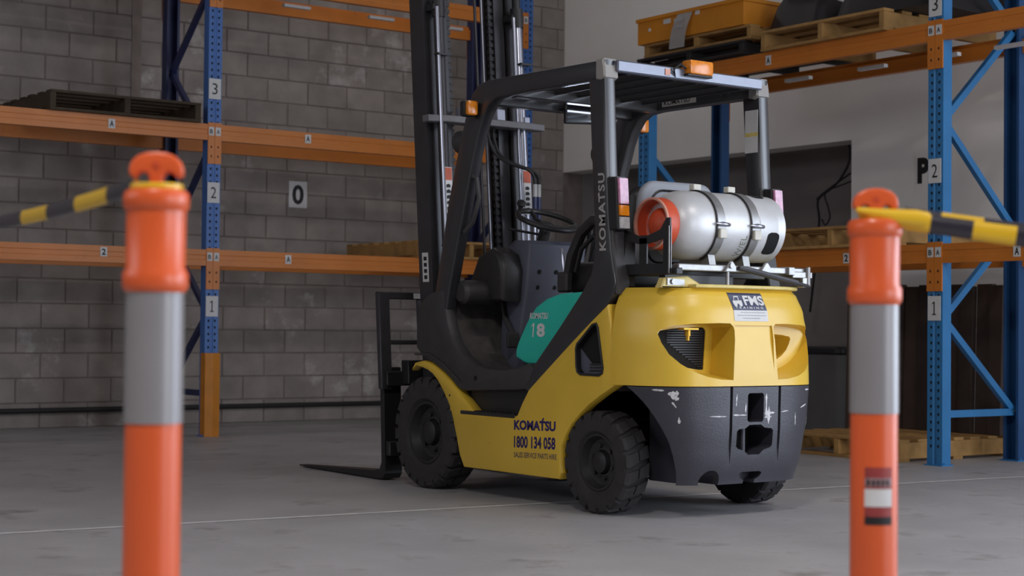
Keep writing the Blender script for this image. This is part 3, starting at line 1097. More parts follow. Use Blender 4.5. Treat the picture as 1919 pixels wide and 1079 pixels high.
# side lettering (left panel)
side_txt = [t for t in fk.children if t.name.startswith('side_panel')][0]
for s_, y_, z_, w_, h_, bo, m_ in (('KOMATSU', .605, .350, .330, .048, .045, M_NAVY), ('1800 134 058', .604, .264, .328, .058, .035, M_NAVY),
                                   ('SALES SERVICE PARTS HIRE', .604, .218, .338, .026, .02, mat('faded_navy_ink', (96, 82, 88), .5))):
    b = text_bm(s_, w_, h_, bold=bo)
    place(b, (-.5306, y_, z_), *LEFTF)
    for v in b.verts:
        v.co.z += (y_ - v.co.y) * .03
    obj('lettering', b, m_, side_txt, smooth=0, label='dark blue lettering')
b = NB()
prism(b, [(0, 0), (.012, .016), (.022, .012), (.010, -.002)], 'xy', 0, .0004)
place(b, (-.5306, .385, .404), *LEFTF)
obj('lettering', b, M_NAVY, side_txt, smooth=0)

# ---- gas bottle carrier on top of the counterweight
bm = NB()
pts = [(x, cw_y(x, 1.005) - .008) for x in [-.30 + .76 * i / 20 for i in range(21)]]
prism(bm, pts + [(.46, -.16), (-.30, -.16)], 'xy', 1.030, 1.046, bev=.004)
tray = part('carrier_tray', bm, M_YELP)
bm = NB()
prism(bm, [(-.46, 1.030), (-.44, 1.072), (-.30, 1.082), (-.25, 1.060), (-.20, 1.034), (-.20, 1.028), (-.46, 1.028)], 'xz', -.385, -.34, bev=.006)
part('carrier_lug', bm, M_YELP)
bm = NB()
prism(bm, [(-.43, 1.07), (-.43, 1.04), (-.33, 1.04), (-.33, 1.065)], 'xz', -.392, -.386)
tube(bm, [(-.40, -.392, 1.055), (-.40, -.40, 1.055)], .012, n=10)
part('carrier_latch', bm, M_STEEL)
GX0, GX1, GY, GZ, GR = -.41, .29, -.25, 1.318, .158
# base frame
bm = NB()
box(bm, -.44, -.40, -.46, -.08, 1.085, 1.115, bev=.004)
box(bm, -.44, .36, -.20, -.16, 1.085, 1.115, bev=.004)
box(bm, -.42, .0, -.36, -.32, 1.028, 1.09, bev=.004)
part('carrier_frame', bm, M_DARK)
bm = NB()
box(bm, -.40, .40, -.43, -.39, 1.105, 1.135, bev=.004)
rl = part('carrier_rail', bm, M_STEEL)
for x in (-.10, .12):
    bm = NB()
    prism(bm, [(x - .035, 1.105), (x, 1.150), (x + .012, 1.155), (x + .035, 1.13), (x + .035, 1.105)], 'xz', -.446, -.43, bev=.003)
    obj('rail_bracket', bm, M_STEEL, rl)
bm = NB()
cyl(bm, (-.10, -.446, 1.132), (-.10, -.456, 1.132), .012, n=12)
cyl(bm, (-.11, -.435, 1.11), (-.11, -.435, 1.045), .009, n=10)
obj('rail_bolt', bm, M_STEEL, rl)
bm = NB()
tube(bm, [(-.05, -.445, 1.125), (.02, -.447, 1.115), (.32, -.447, 1.065)], [.010, .014, .014], n=10)
tube(bm, [(.31, -.447, 1.066), (.40, -.445, 1.052)], .008, n=8)
part('gas_strut', bm, M_MAST)
bm = NB()
box(bm, .30, .43, -.44, -.37, 1.088, 1.118, bev=.003)
box(bm, .36, .395, -.445, -.38, 1.045, 1.092, bev=.003)
box(bm, .27, .31, -.445, -.38, 1.10, 1.138, bev=.003)
cyl(bm, (.40, -.44, 1.05), (.40, -.44, 1.14), .012, n=10)
part('swing_hinge', bm, M_STEEL)
# end plate (cut-out silhouette) at the collar end
bm = NB()
box(bm, -.452, -.444, -.43, -.08, 1.088, 1.135)
box(bm, -.452, -.444, -.275, -.225, 1.135, 1.25)
prism(bm, [(-.43, 1.135), (-.385, 1.135), (-.385, 1.245), (-.285, 1.225), (-.215, 1.225), (-.125, 1.245), (-.125, 1.135), (-.08, 1.135), (-.075, 1.31), (-.10, 1.325), (-.145, 1.285),
           (-.215, 1.262), (-.285, 1.262), (-.365, 1.285), (-.405, 1.335), (-.43, 1.335)], 'yz', -.452, -.444)
ep = part('carrier_end_plate', bm, M_DARK)
bm = NB()
box(bm, -.456, -.440, -.430, -.421, 1.09, 1.30, bev=.002)
obj('plate_edge', bm, M_STEEL, ep)
bm = NB()
box(bm, -.50, -.38, -.12, -.06, 1.03, 1.29, bev=.008)
part('carrier_post', bm, M_BLK)
# saddles and straps
for x in (-.125, .09):
    bm = NB()
    prism(bm, [(GY - .11, 1.113), (GY - .09, 1.196), (GY - .05, 1.164), (GY, 1.157), (GY + .05, 1.164), (GY + .09, 1.196), (GY + .11, 1.113)], 'yz', x - .02, x + .02)
    sd = part('bottle_saddle', bm, M_STEEL)
    # strap loop round the bottle: silver front half, dark top edge
    ra, rb = GR + .0015, GR + .0055
    def band(a0, a1, x0, x1, r0, r1, n=30):
        b2 = NB()
        rows = []
        for i in range(n + 1):
            a = R_(a0 + (a1 - a0) * i / n)
            cy_, sy_ = math.cos(a), math.sin(a)
            rows.append([b2.verts.new((xx, GY - rr * cy_, GZ + rr * sy_)) for xx, rr in ((x0, r0), (x0, r1), (x1, r1), (x1, r0))])
        for A, B in zip(rows, rows[1:]):
            for t in range(4):
                b2.faces.new((A[t], A[(t + 1) % 4], B[(t + 1) % 4], B[t]))
        b2.faces.new(rows[0]); b2.faces.new(rows[-1])
        bmesh.ops.recalc_face_normals(b2, faces=b2.faces)
        return b2
    stp = obj('bottle_strap', band(-72, 128, x - .024, x + .024, ra, rb), M_STEEL, fk)
    obj('strap_lining', band(-72, 128, x - .031, x - .024, GR + .0005, rb + .002), M_DARK, stp)
    bm = NB()
    yb = GY - GR - .004
    box(bm, x - .020, x + .022, yb - .014, yb + .006, GZ - .062, GZ - .018, bev=.003)
    obj('strap_buckle', bm, M_CREAM, stp)
    bm = NB()
    tube(bm, [(x - .040, yb - .008, GZ + .004), (x - .01, yb - .016, GZ + .002), (x + .035, yb - .012, GZ + .0), (x + .045, yb - .010, GZ)], [.004, .011, .009, .003], n=10)
    obj('buckle_lever', bm, M_CHROME, stp)
    bm = NB()
    box(bm, x - .035, x + .012, GY - .012, GY + .022, GZ + GR + .006, GZ + GR + .034, bev=.003)
    obj('strap_hinge', bm, M_CREAM, stp)

# LPG bottle: a thing of its own, strapped into the carrier
gb = empty('gas_cylinder', (-.06, GY, GZ - GR))
tag(gb, 'silver aluminium gas bottle lying strapped on the back of the forklift', 'gas bottle')
bm = NB()
prof = []
for k in range(9):
    a = R_(90 * k / 8)
    prof.append((-.335 + .115 * (1 - math.sin(a)) - .0, GR * math.cos(math.pi / 2 - a) if False else .001 + (GR - .001) * math.sin(a) if False else 0))
prof = [(-.352, .06), (-.348, .085), (-.335, .112), (-.315, .132), (-.290, .146), (-.262, .154), (-.235, .1575), (-.21, GR), (.235, GR), (.24, .1565)]
lathe(bm, prof, 'x', (0, GY, GZ), n=56, cap=True)
obj('shell', bm, M_ALU, gb, smooth=40)
bm = NB()
lathe(bm, [(.235, .157), (.287, .156), (.29, .153), (.287, .148), (.235, .149)], 'x', (0, GY, GZ), n=56)
fr = obj('foot_ring', bm, M_ALU, gb)
def skirt_patch(x0, x1, a0, a1, r, rr_, n=16):
    b2 = NB()
    rows = []
    for i in range(n + 1):
        t = i / n
        e = min(t, 1 - t) * (a1 - a0) * math.pi / 180 * GR
        ins = 0 if e > rr_ else rr_ - math.sqrt(max(0, rr_ ** 2 - (rr_ - e) ** 2))
        th = R_(a0 + (a1 - a0) * t)
        rows.append([b2.verts.new((x, GY - r * math.cos(th), GZ + r * math.sin(th))) for x in (x0 + ins, x1 - ins)])
    for A, B in zip(rows, rows[1:]):
        b2.faces.new((A[0], A[1], B[1], B[0]))
    return b2
for a0_, a1_, x0_, x1_ in ((-50, -8, .172, .248), (62, 98, .160, .236)):
    obj('hand_hole', skirt_patch(x0_, x1_, a0_, a1_, GR + .0008, .022), M_HOLE, gb, smooth=40)
bm = NB()
lathe(bm, [(.118, GR + .0002), (.122, GR + .0022), (.126, GR + .0002)], 'x', (0, GY, GZ), n=48)
obj('weld_seam', bm, M_ALU, gb)
bm = NB()
lathe(bm, [(-.330, .112), (-.345, .118), (-.400, .1185), (GX0, .117), (GX0, .108), (-.395, .107), (-.345, .106), (-.335, .095)], 'x', (0, GY, GZ), n=48,
      mi=lambda i: 1 if i in (2, 3, 4) else 0)
obj('collar', bm, [M_RED, M_RUST], gb)
bm = NB()
lathe(bm, [(-.334, .106), (-.338, .088), (-.340, .075), (-.352, .073), (-.366, .066), (-.378, .052), (-.386, .034), (-.389, .001)], 'x', (0, GY, GZ), n=32)
cpd = obj('valve_guard', bm, M_RED, gb)
bm = NB()
cyl(bm, (-.37, GY - .02, GZ - .06), (-.402, GY - .02, GZ - .075), .012, n=10)
obj('valve_outlet', bm, mat('brass', (196, 152, 52)), gb)
# stencil on the shell
b = text_bm('W/EL', .115, .034, bold=.0)
for v in b.verts:
    t_, h_ = v.co.x, v.co.y
    th_ = R_(-58) + t_ / GR
    v.co = Vector((.045 - h_, GY - (GR + .001) * math.cos(th_), GZ + (GR + .001) * math.sin(th_)))
obj('stencil', b, M_GRNINK, gb, smooth=0)

# ---- mast
def lean(bm):
    for v in bm.verts:
        v.co.y += .089 * (v.co.z - 1.0)
    return bm
def leanm(bm):
    for v in bm.verts:
        v.co.y += .089 * (v.co.z - 1.0) - .05
        v.co.x *= .88
    return bm
ZT = 3.25
for s in (-1, 1):
    bm = NB()
    prism(bm, [(s * .375, 1.68), (s * .275, 1.68), (s * .275, 1.698), (s * .357, 1.698), (s * .357, 1.792), (s * .275, 1.792), (s * .275, 1.81), (s * .375, 1.81)], 'xy', .06, 2.95, bev=.002)
    part('outer_mast_rail', leanm(bm), M_MAST)
    bm = NB()
    prism(bm, [(s * .262, 1.692), (s * .185, 1.692), (s * .185, 1.706), (s * .245, 1.706), (s * .245, 1.784), (s * .185, 1.784), (s * .185, 1.798), (s * .262, 1.798)], 'xy', .10, ZT, bev=.002)
    part('inner_mast_rail', leanm(bm), M_MAST)
    bm = NB()
    cyl(bm, (s * .305, 1.615, .25), (s * .305, 1.615, 2.62), .031, n=20)
    lc = part('lift_cylinder', leanm(bm), M_CHROME if s > 0 else M_MAST)
    bm = NB()
    cyl(bm, (s * .305, 1.615, 2.55), (s * .305, 1.615, 2.66), .040, n=16)
    cyl(bm, (s * .305, 1.615, 2.66), (s * .305, 1.615, ZT), .026, n=12)
    box(bm, s * .305 - .05, s * .305 + .05, 1.60, 1.69, 2.585, 2.625, bev=.005)
    obj('cylinder_head', leanm(bm), M_DARK, lc)
    bm = NB()
    cyl(bm, (s * .345 - (.0 if s < 0 else .1), 1.575, .45), (s * .345 - (.0 if s < 0 else .1), 1.575, 2.60), .012, n=10)
    part('hydraulic_pipe', leanm(bm), M_CHROME)
    for z in (1.28, 2.33):
        bm = NB()
        box(bm, min(s * .28, s * .36), max(s * .28, s * .36), 1.555, 1.60, z, z + .012)
        obj('pipe_clip', leanm(bm), M_DARK, lc, smooth=0)
    # lift chain: plates along a strip
    bm = NB()
    box(bm, s * .168 - .012, s * .168 + .012, 1.712, 1.720, .40, ZT)
    ch = part('lift_chain', leanm(bm), M_DARK)
    bm = NB()
    for k in range(60):
        z = .60 + k * .040
        box(bm, s * .168 - .018, s * .168 + .018, 1.704, 1.726, z, z + .024)
    obj('chain_links', leanm(bm), M_DARK, ch, smooth=0, kind='stuff')
# ties
bm = NB()
prism(bm, [(-.42, 1.66), (-.42, 1.60), (-.30, 1.555), (.32, 1.55), (.45, 1.565), (.46, 1.60), (.42, 1.66)], 'xy', 1.962, 2.0, bev=.004)
tie = part('mast_tie', leanm(bm), mat('tie_grey', (112, 110, 114), .45, var=.1, vscale=15))
for x0, x1, z1 in ((.085, .150, 2.065), (-.20, -.09, 2.05), (.30, .345, 2.035)):
    bm = NB()
    box(bm, x0, x1, 1.575, 1.625, 2.0, z1, bev=.004)
    obj('hose_block', leanm(bm), mat('zinc_block', (168, 170, 184), .4, metal=.3), tie)
bm = NB()
box(bm, -.37, .37, 1.66, 1.69, .30, .42, bev=.005)
part('mast_tie', leanm(bm), M_MAST)
bm = NB()
box(bm, -.26, .26, 1.70, 1.79, 3.05, 3.15, bev=.005)
part('mast_tie', leanm(bm), M_MAST)
# hoses
for k in range(2):
    bm = NB()
    x = .045 + .045 * k
    tube(bm, lean_pts := [(x, 1.66 + .089 * (z - 1), z) for z in (1.2, 1.6, 2.0, 2.4, 2.8, 3.2)], .0085, n=8)
    part('mast_hose', bm, M_CHROME if k else M_MAST)
    bm = NB()
    ctl = [(.045 + .03 * k, 1.655, 1.97), (.040 + .035 * k, 1.645, 1.90), (.065 + .025 * k, 1.60, 1.80), (.13 + .02 * k, 1.52, 1.745), (.185 + .02 * k, 1.47, 1.72), (.212 + .026 * k, 1.452, 1.68), (.218 + .027 * k, 1.45, 1.62)]
    sm = []
    for i in range(len(ctl) - 1):
        p0, p1, p2, p3 = [Vector(ctl[max(0, min(len(ctl) - 1, i + d))]) for d in (-1, 0, 1, 2)]
        for j in range(5):
            t = j / 5
            sm.append(.5 * ((2 * p1) + (p2 - p0) * t + (2 * p0 - 5 * p1 + 4 * p2 - p3) * t * t + (3 * p1 - p0 - 3 * p2 + p3) * t ** 3))
    sm.append(Vector(ctl[-1]))
    tube(bm, sm, .009, n=8)
    hs = part('tilt_hose', bm, M_DARK)
    bm = NB()
    e = Vector(ctl[-1])
    cyl(bm, e + Vector((0, 0, .02)), e - Vector((0, 0, .05)), .012, n=10)
    obj('hose_fitting', bm, M_LBL, hs)
    bm = NB()
    cyl(bm, e - Vector((0, 0, .05)), e - Vector((0, 0, .19)), .014, n=10)
    obj('hose_sleeve', bm, mat('hose_blue', (58, 66, 110), .4), hs)
    bm = NB()
    cyl(bm, e - Vector((0, 0, .19)), e - Vector((0, 0, .42)), .010, n=10)
    obj('hose_pipe', bm, M_CHROME, hs)
# warning decals on the mast
def decal(x0, x1, y, z0, z1, par, marks, red_top=True):
    bm = NB()
    box(bm, x0, x1, y, y + .0015, z0, z1)
    d = obj('warning_decal', leanm(bm), M_LBL, par, smooth=0)
    if red_top:
        bm = NB()
        box(bm, x0 + .002, x1 - .002, y - .001, y, z1 - (z1 - z0) * .28, z1 - .003)
        obj('decal_band', leanm(bm), M_SAFE, par, smooth=0)
    for k in range(marks):
        zc = z0 + (z1 - z0) * (.08 + .60 * k / marks)
        bm = NB()
        hh = (z1 - z0) * .42 / marks
        xm = (x0 + x1) / 2
        w_ = (x1 - x0) * .28
        prism(bm, [(xm - w_, zc), (xm + w_ * .6, zc), (xm + w_, zc + hh * .5), (xm + w_ * .2, zc + hh), (xm - w_, zc + hh * .7)], 'xz', y - .0012, y - .0002)
        obj('decal_mark', leanm(bm), M_INK, par, smooth=0)
kids = {n: [c for c in fk.children if c.name.startswith(n)] for n in ('inner_mast_rail', 'outer_mast_rail', 'lift_cylinder')}
decal(-.335, -.277, 1.580, 1.46, 1.715, kids['lift_cylinder'][0], 5)
decal(.275, .335, 1.582, 1.48, 1.73, kids['lift_cylinder'][1], 5)
bm = NB()
box(bm, -.3765, -.3752, 1.715, 1.775, 1.09, 1.25)
obj('warning_decal', leanm(bm), M_LBL, kids['outer_mast_rail'][0], smooth=0)
for k in range(4):
    bm = NB()
    box(bm, -.3772, -.3766, 1.730, 1.760, 1.105 + k * .034, 1.126 + k * .034)
    obj('decal_mark', leanm(bm), M_INK, kids['outer_mast_rail'][0], smooth=0)
# tilt cylinders
for s in (-1, 1):
    bm = NB()
    cyl(bm, (s * .32, 1.15, .56), (s * .32, 1.62, .60), .03, n=14)
    part('tilt_cylinder', bm, M_MAST)
# carriage, backrest and forks
bm = NB()
box(bm, -.50, .50, 1.86, 1.90, .52, .60, bev=.005)
box(bm, -.50, .50, 1.86, 1.90, .14, .22, bev=.005)
for s in (-1, 1):
    box(bm, s * .20 - .05, s * .20 + .05, 1.80, 1.875, .12, .62, bev=.004)
    box(bm, s * .33 - .07, s * .33 + .07, 1.80, 1.87, .53, .66, bev=.004)
car = part('fork_carriage', lean(bm), M_DARK)
bm = NB()
for s in (-1, 1):
    box(bm, s * .485 - .036, s * .485 + .036, 1.885, 1.925, .50, 1.035, bev=.006)
box(bm, -.52, .52, 1.888, 1.922, .995, 1.035, bev=.005)
box(bm, -.47, .47, 1.892, 1.918, .745, .770, bev=.004)
br = part('load_backrest', lean(bm), M_MAST)
for x in (-.25, .0, .25):
    bm = NB()
    box(bm, x - .012, x + .012, 1.898, 1.912, .765, 1.0, bev=.002)
    obj('backrest_bar', lean(bm), M_MAST, br)
bm = NB()
box(bm, -.292, -.225, 1.884, 1.887, 1.0, 1.030)
obj('load_plate', lean(bm), M_LBL, br, smooth=0)
for s in (-1, 1):
    bm = NB()
    xa, xb = sorted((s * .485, s * .372))
    prism(bm, [(1.905, .62), (1.945, .62), (1.945, .10), (1.965, .062), (2.02, .050), (2.92, .016), (2.925, .008), (2.0, .006), (1.93, .010), (1.905, .04)], 'yz', xa, xb, bev=.003)
    for v in bm.verts:
        if v.co.z > .1:
            v.co.y += .089 * (v.co.z - 1.0) * .6
        else:
            v.co.y -= .048
        if v.co.y > 2.70:
            k_ = (v.co.y - 2.70) / .18
            xm = (xa + xb) / 2
            v.co.x = xm + (v.co.x - xm) * (1 - .55 * min(1, k_))
    part('fork', bm, M_DARK)

# ================================================================= RACKS
def rack(name, loc, rz, label, group, blue, navy, blue_b, frames, levels, ztop_all, bays, uw, stickers, labels_at, guard=None, strips_at=()):
    """selective pallet rack; local u along the beams, v into the rack"""
    rk = empty(name, loc, rz)
    tag(rk, label, 'pallet rack', group)
    D = .85
    def P(nm, bm, m, par=rk, **k):
        return obj(nm, bm, m, par, local=True, **k)
    ups = {}
    for fi in frames:
        u0, ztop = fi if isinstance(fi, tuple) else (fi, ztop_all)
        for v0, v1, front in ((0, .085, True), (D - .085, D, False)):
            bm = NB()
            # open C section with a rib down the face
            if front:
                pts = [(u0, v0 + .003), (u0 + uw * .38, v0 + .003), (u0 + uw * .44, v0 + .010), (u0 + uw * .56, v0 + .010), (u0 + uw * .62, v0 + .003), (u0 + uw, v0 + .003), (u0 + uw, v1), (u0 + uw - .02, v1),
                       (u0 + uw - .02, v1 - .004), (u0 + uw - .004, v1 - .004), (u0 + uw - .004, v0 + .012), (u0 + .004, v0 + .012), (u0 + .004, v1 - .004), (u0 + .02, v1 - .004), (u0 + .02, v1), (u0, v1)]
            else:
                pts = [(u0, v1), (u0, v0), (u0 + .02, v0), (u0 + .02, v0 + .004), (u0 + .004, v0 + .004), (u0 + .004, v1 - .006), (u0 + uw - .004, v1 - .006), (u0 + uw - .004, v0 + .004),
                       (u0 + uw - .02, v0 + .004), (u0 + uw - .02, v0), (u0 + uw, v0), (u0 + uw, v1)]
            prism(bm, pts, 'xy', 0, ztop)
            up = P('upright', bm, blue if front else navy, smooth=0)  # rear uprights get the blue with shade in its colour
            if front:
                ups[u0] = up
                bm = NB()
                for k in range(int((ztop - .15) / .05)):
                    z = .12 + k * .05
                    for du in (uw * .26, uw * .74):
                        prism(bm, [(u0 + du - .007, z), (u0 + du, z - .010), (u0 + du + .007, z), (u0 + du + .007, z + .012), (u0 + du - .007, z + .012)], 'xz', v0 + .0022, v0 + .006)
                P('slot_holes', bm, M_HOLE, up, smooth=0, kind='stuff')
            bm = NB()
            box(bm, u0 - .012, u0 + uw + .012, v0 - .012 if front else v0 - .02, v1 + .012, 0, .008)
            for du in (-.004, uw + .004):
                cyl(bm, (u0 + du, v0 + .02, .008), (u0 + du, v0 + .02, .02), .008, n=6)
            P('foot_plate', bm, blue, up, smooth=0)
        # zig-zag bracing
        um = u0 + uw / 2
        zz = [(1, .33), (0, .93), (1, 1.53), (0, 2.19), (1, 2.84), (0, 3.45), (1, 4.05)]
        for (a, za), (b, zb) in zip(zz, zz[1:]):
            if max(za, zb) > ztop:
                break
            va, vb = (.07 if a == 0 else D - .07), (.07 if b == 0 else D - .07)
            bm = NB()
            d = Vector((0, vb - va, zb - za)).normalized()
            n_ = Vector((0, -d.z, d.y))
            A, B = Vector((um, va, za)), Vector((um, vb, zb))
            vs = []
            for p in (A, B):
                for (x, t) in ((-.018, -.022), (.018, -.022), (.018, .022), (-.018, .022)):
                    vs.append(bm.verts.new(p + Vector((x, 0, 0)) + n_ * t))
            for q in ((0, 1, 2, 3), (7, 6, 5, 4), (0, 4, 5, 1), (1, 5, 6, 2), (2, 6, 7, 3), (3, 7, 4, 0)):
                bm.faces.new([vs[i] for i in q])
            bmesh.ops.recalc_face_normals(bm, faces=bm.faces)
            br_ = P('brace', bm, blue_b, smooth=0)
            bm = NB()
            cyl(bm, A + Vector((-.025, 0, 0)), A + Vector((.025, 0, 0)), .008, n=8)
            P('brace_bolt', bm, M_STEEL, br_)
        bm = NB()
        box(bm, um - .018, um + .018, .07, D - .07, .30, .345)
        P('brace', bm, blue_b, smooth=0)
    BH_ = .122
    for (ua, ub) in bays:
        for zt in levels:
            for v0, v1 in ((-.004, .052), (D - .052, D + .004)):
                bm = NB()
                fr = v0 < 0
                f_, b_ = (v0, v1) if fr else (v1, v0)
                sg = 1 if fr else -1
                # step beam: folded lip along the inner top edge, groove along the face
                prism(bm, [(f_, zt), (f_, zt - .040), (f_ + sg * .004, zt - .044), (f_ + sg * .004, zt - .076), (f_, zt - .080), (f_, zt - BH_), (b_, zt - BH_), (b_, zt - .03), (b_ - sg * .022, zt - .03), (b_ - sg * .022, zt)], 'yz', ua, ub, bev=.002)
                bmn = P('beam', bm, M_RORG, smooth=0)
                for (uc, sd) in ((ua, -1), (ub, 1)):
                    bm = NB()
                    w2 = uw * .49
                    x0, x1 = sorted((uc, uc + sd * w2))
                    o_ = sorted((f_ - sg * .003, f_ + sg * .006))
                    box(bm, x0, x1, o_[0], o_[1], zt - .30, zt + .012)
                    P('beam_connector', bm, M_RORG, bmn, smooth=0)
                    if fr:
                        bm = NB()
                        box(bm, x0 + .006, x1 - .006, o_[0] - .0015, o_[0], zt - .085, zt - .022)
                        P('level_sticker', bm, M_LBL, bmn, smooth=0)
                        bm = text_bm('A' if sd < 0 else 'B', w2 * .45, .034, bold=.02)
                        place(bm, (x0 + w2 * .25, o_[0] - .0022, zt - .072), *REARF)
                        P('sticker_letter', bm, M_INK, bmn, smooth=0)
                        for k in range(2):
                            bm = NB()
                            box(bm, (x0 + x1) / 2 - .005, (x0 + x1) / 2 + .005, o_[0] - .001, o_[0], zt - .18 - .07 * k, zt - .165 - .07 * k)
                            P('connector_slot', bm, M_HOLE, bmn, smooth=0)
    for (u, z, ch) in stickers:
        bm = NB()
        box(bm, u - .026, u + .026, -.0062, -.0042, z - .034, z + .034)
        P('beam_sticker', bm, M_LBL, smooth=0)
        bm = text_bm(ch, .032, .046, bold=.03)
        place(bm, (u - .016, -.0068, z - .023), *REARF)
        P('sticker_letter', bm, M_INK, smooth=0)
    for (u0, z0, ch) in labels_at:
        bm = NB()
        box(bm, u0 + .002, u0 + .102, -.004, -.001, z0, z0 + .155)
        lb = P('number_label', bm, M_LBL, smooth=0)
        wd = .044
        if ch == '1':
            bm = NB()
            vs_ = [bm.verts.new((x_, y_, 0)) for x_, y_ in ((.006, .0), (.038, 0), (.038, .007), (.027, .007), (.027, .085), (.020, .085), (.006, .074), (.006, .066), (.018, .074), (.018, .007), (.006, .007))]
            bm.faces.new(vs_)
        else:
            bm = text_bm(ch, wd, .085, bold=.0)
        place(bm, (u0 + .052 - wd / 2, -.0046, z0 + .035), *REARF)
        P('digit', bm, M_INK, lb, smooth=0)
    if guard is not None:
        u0, h = guard
        bm = NB()
        prism(bm, [(u0 - .004, .06), (u0 - .006, -.022), (u0 + uw * .5, -.034), (u0 + uw + .006, -.022), (u0 + uw + .004, .06), (u0 + uw - .002, .06), (u0 + uw - .004, -.015), (u0 + .004, -.015)], 'xy', 0, h, bev=.001)
        P('column_guard', bm, M_GUARD, smooth=0, label='plain orange column guard')
    for (u, z) in strips_at:  # short pale strips between the front and rear beams
        bm = NB()
        box(bm, u - .12, u + .12, .36, .40, z - .02, z + .004)
        P('pale_strip', bm, M_LBL, smooth=0)
    return rk

rack('pallet_rack', (.20, 5.55, 0), 0, 'blue and orange pallet rack standing along the grey block wall', 'pallet racks', M_RBLU, M_RBLU_SH, M_RBLU_SH,
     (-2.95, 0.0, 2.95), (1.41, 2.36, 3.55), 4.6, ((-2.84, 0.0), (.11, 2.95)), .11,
     ((-.766, 2.30, 'A'), (.857, 2.31, 'A'), (-.812, 1.365, '2'), (.696, 1.357, 'A')),
     ((0.0, 2.552, '3'), (0.0, 1.765, '2'), (0.0, .905, '1')), guard=(0.0, .63), strips_at=((.95, 3.43), (1.75, 3.43), (2.45, 3.43)))
rack('pallet_rack', (3.04, 1.05, 0), -math.pi / 2, 'blue and orange pallet rack standing along the white wall on the right', 'pallet racks', M_RBLU2, M_RBLU2_SH, M_RBLU2,
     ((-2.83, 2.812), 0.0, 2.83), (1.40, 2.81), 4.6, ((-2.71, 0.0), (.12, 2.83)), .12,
     ((-.68, 1.33, '2'), (.684, 1.335, 'A'), (-1.42, 2.75, 'A')),
     ((0.006, 2.845, '3'), (0.006, 1.785, '2'), (0.006, .915, '1')), strips_at=((-2.2, 2.67), (-1.5, 2.67), (-.8, 2.67), (-.18, 2.67), (.35, 2.67)))

# ================================================================= PALLETS
def pallet(name, loc, label, m, w=1.165, d=1.165, h=.145, along='x', rz=0.0, cat='pallet', group='pallets', miss=()):
    """boards run along local x, three bearers run along local y; origin at the near left bottom corner"""
    r = empty(name, loc, rz)
    tag(r, label, cat, group)
    for x in (0, w / 2 - .022, w - .044):
        bm = NB()
        box(bm, x, x + .044, .004, d - .004, .020, h - .020, bev=.002)
        obj('bearer', bm, m, r, smooth=0, local=True)
    for k in range(7):
        if k in miss:
            continue
        y = (d - .10) * k / 6
        bm = NB()
        box(bm, random.uniform(-.006, .004), w + random.uniform(-.004, .006), y, y + .098, h - .020, h + random.uniform(-.001, .001), bev=.002)
        obj('deck_board', bm, m, r, smooth=0, local=True)
    for y in (0, (d - .10) / 2, d - .10):
        bm = NB()
        box(bm, 0, w, y, y + .098, 0, .020, bev=.002)
        obj('base_board', bm, m, r, smooth=0, local=True)
    return r
Q = -math.pi / 2
pallet('pallet', (-1.045, 5.50, 2.361), 'dark weathered empty pallet on the block-wall rack, left of the number 3 post', M_WOODD)
pallet('pallet', (2.075, 5.50, 1.411), 'brown wooden pallet on the lower shelf of the block-wall rack, behind the forklift mast', M_WOOD, w=1.06)
pallet('pallet', (2.995, 2.51, 2.811), 'pale wooden pallet on the right-hand rack carrying the black rubber sheets', M_WOOD, rz=Q, w=1.13)
pallet('pallet', (3.0, 3.86, 2.824), 'black plastic pallet beneath another pallet under the orange bin', M_PLASTB, rz=Q, h=.103)
pallet('pallet', (3.02, 3.80, 2.928), 'wooden pallet directly under the orange bin', M_WOOD, rz=Q, h=.105)
pallet('pallet', (2.995, 2.43, 1.401), 'wooden pallet on the lower shelf of the right-hand rack', M_WOOD, rz=Q)
pallet('pallet', (3.03, 2.36, 0.0), 'wooden pallet on the floor inside the right-hand rack', M_WOOD, rz=Q, w=1.10)

# orange bin
ob = empty('storage_bin', (3.54, 3.27, 3.034))
tag(ob, 'orange steel bin with white tags on a pallet high on the right-hand rack', 'bin')
bm = NB()
x0, x1, y0, y1, z0, z1 = 3.0, 4.08, 2.69, 3.85, 3.034, 3.225
t = .012
box(bm, x0, x1, y0, y1, z0, z0 + t)
box(bm, x0, x0 + t, y0, y1, z0 + t, z1)
box(bm, x1 - t, x1, y0, y1, z0 + t, z1)
box(bm, x0 + t, x1 - t, y0, y0 + t, z0 + t, z1)
box(bm, x0 + t, x1 - t, y1 - t, y1, z0 + t, z1)
obj('bin_body', bm, M_BIN, ob, smooth=0)
bm = NB()
for a in ((x0 - .012, x1 + .012, y0 - .012, y0, z1 - .02, z1 + .006), (x0 - .012, x1 + .012, y1, y1 + .012, z1 - .02, z1 + .006), (x0 - .012, x0, y0, y1, z1 - .02, z1 + .006), (x1, x1 + .012, y0, y1, z1 - .02, z1 + .006)):
    box(bm, *a)
obj('bin_rim', bm, M_BIN, ob, smooth=0)
for (ya, yb, za, zb) in ((3.47, 3.55, 3.155, 3.19), (3.395, 3.43, 3.15, 3.18), (3.15, 3.195, 3.175, 3.212)):
    bm = NB()
    box(bm, x0 - .003, x0, ya, yb, za, zb)
    obj('bin_label', bm, M_LBL, ob, smooth=0)
bm = NB()
cyl(bm, (x0, 3.71, 3.135), (x0 - .004, 3.71, 3.135), .014, n=12)
obj('bin_plug', bm, M_LBL, ob)
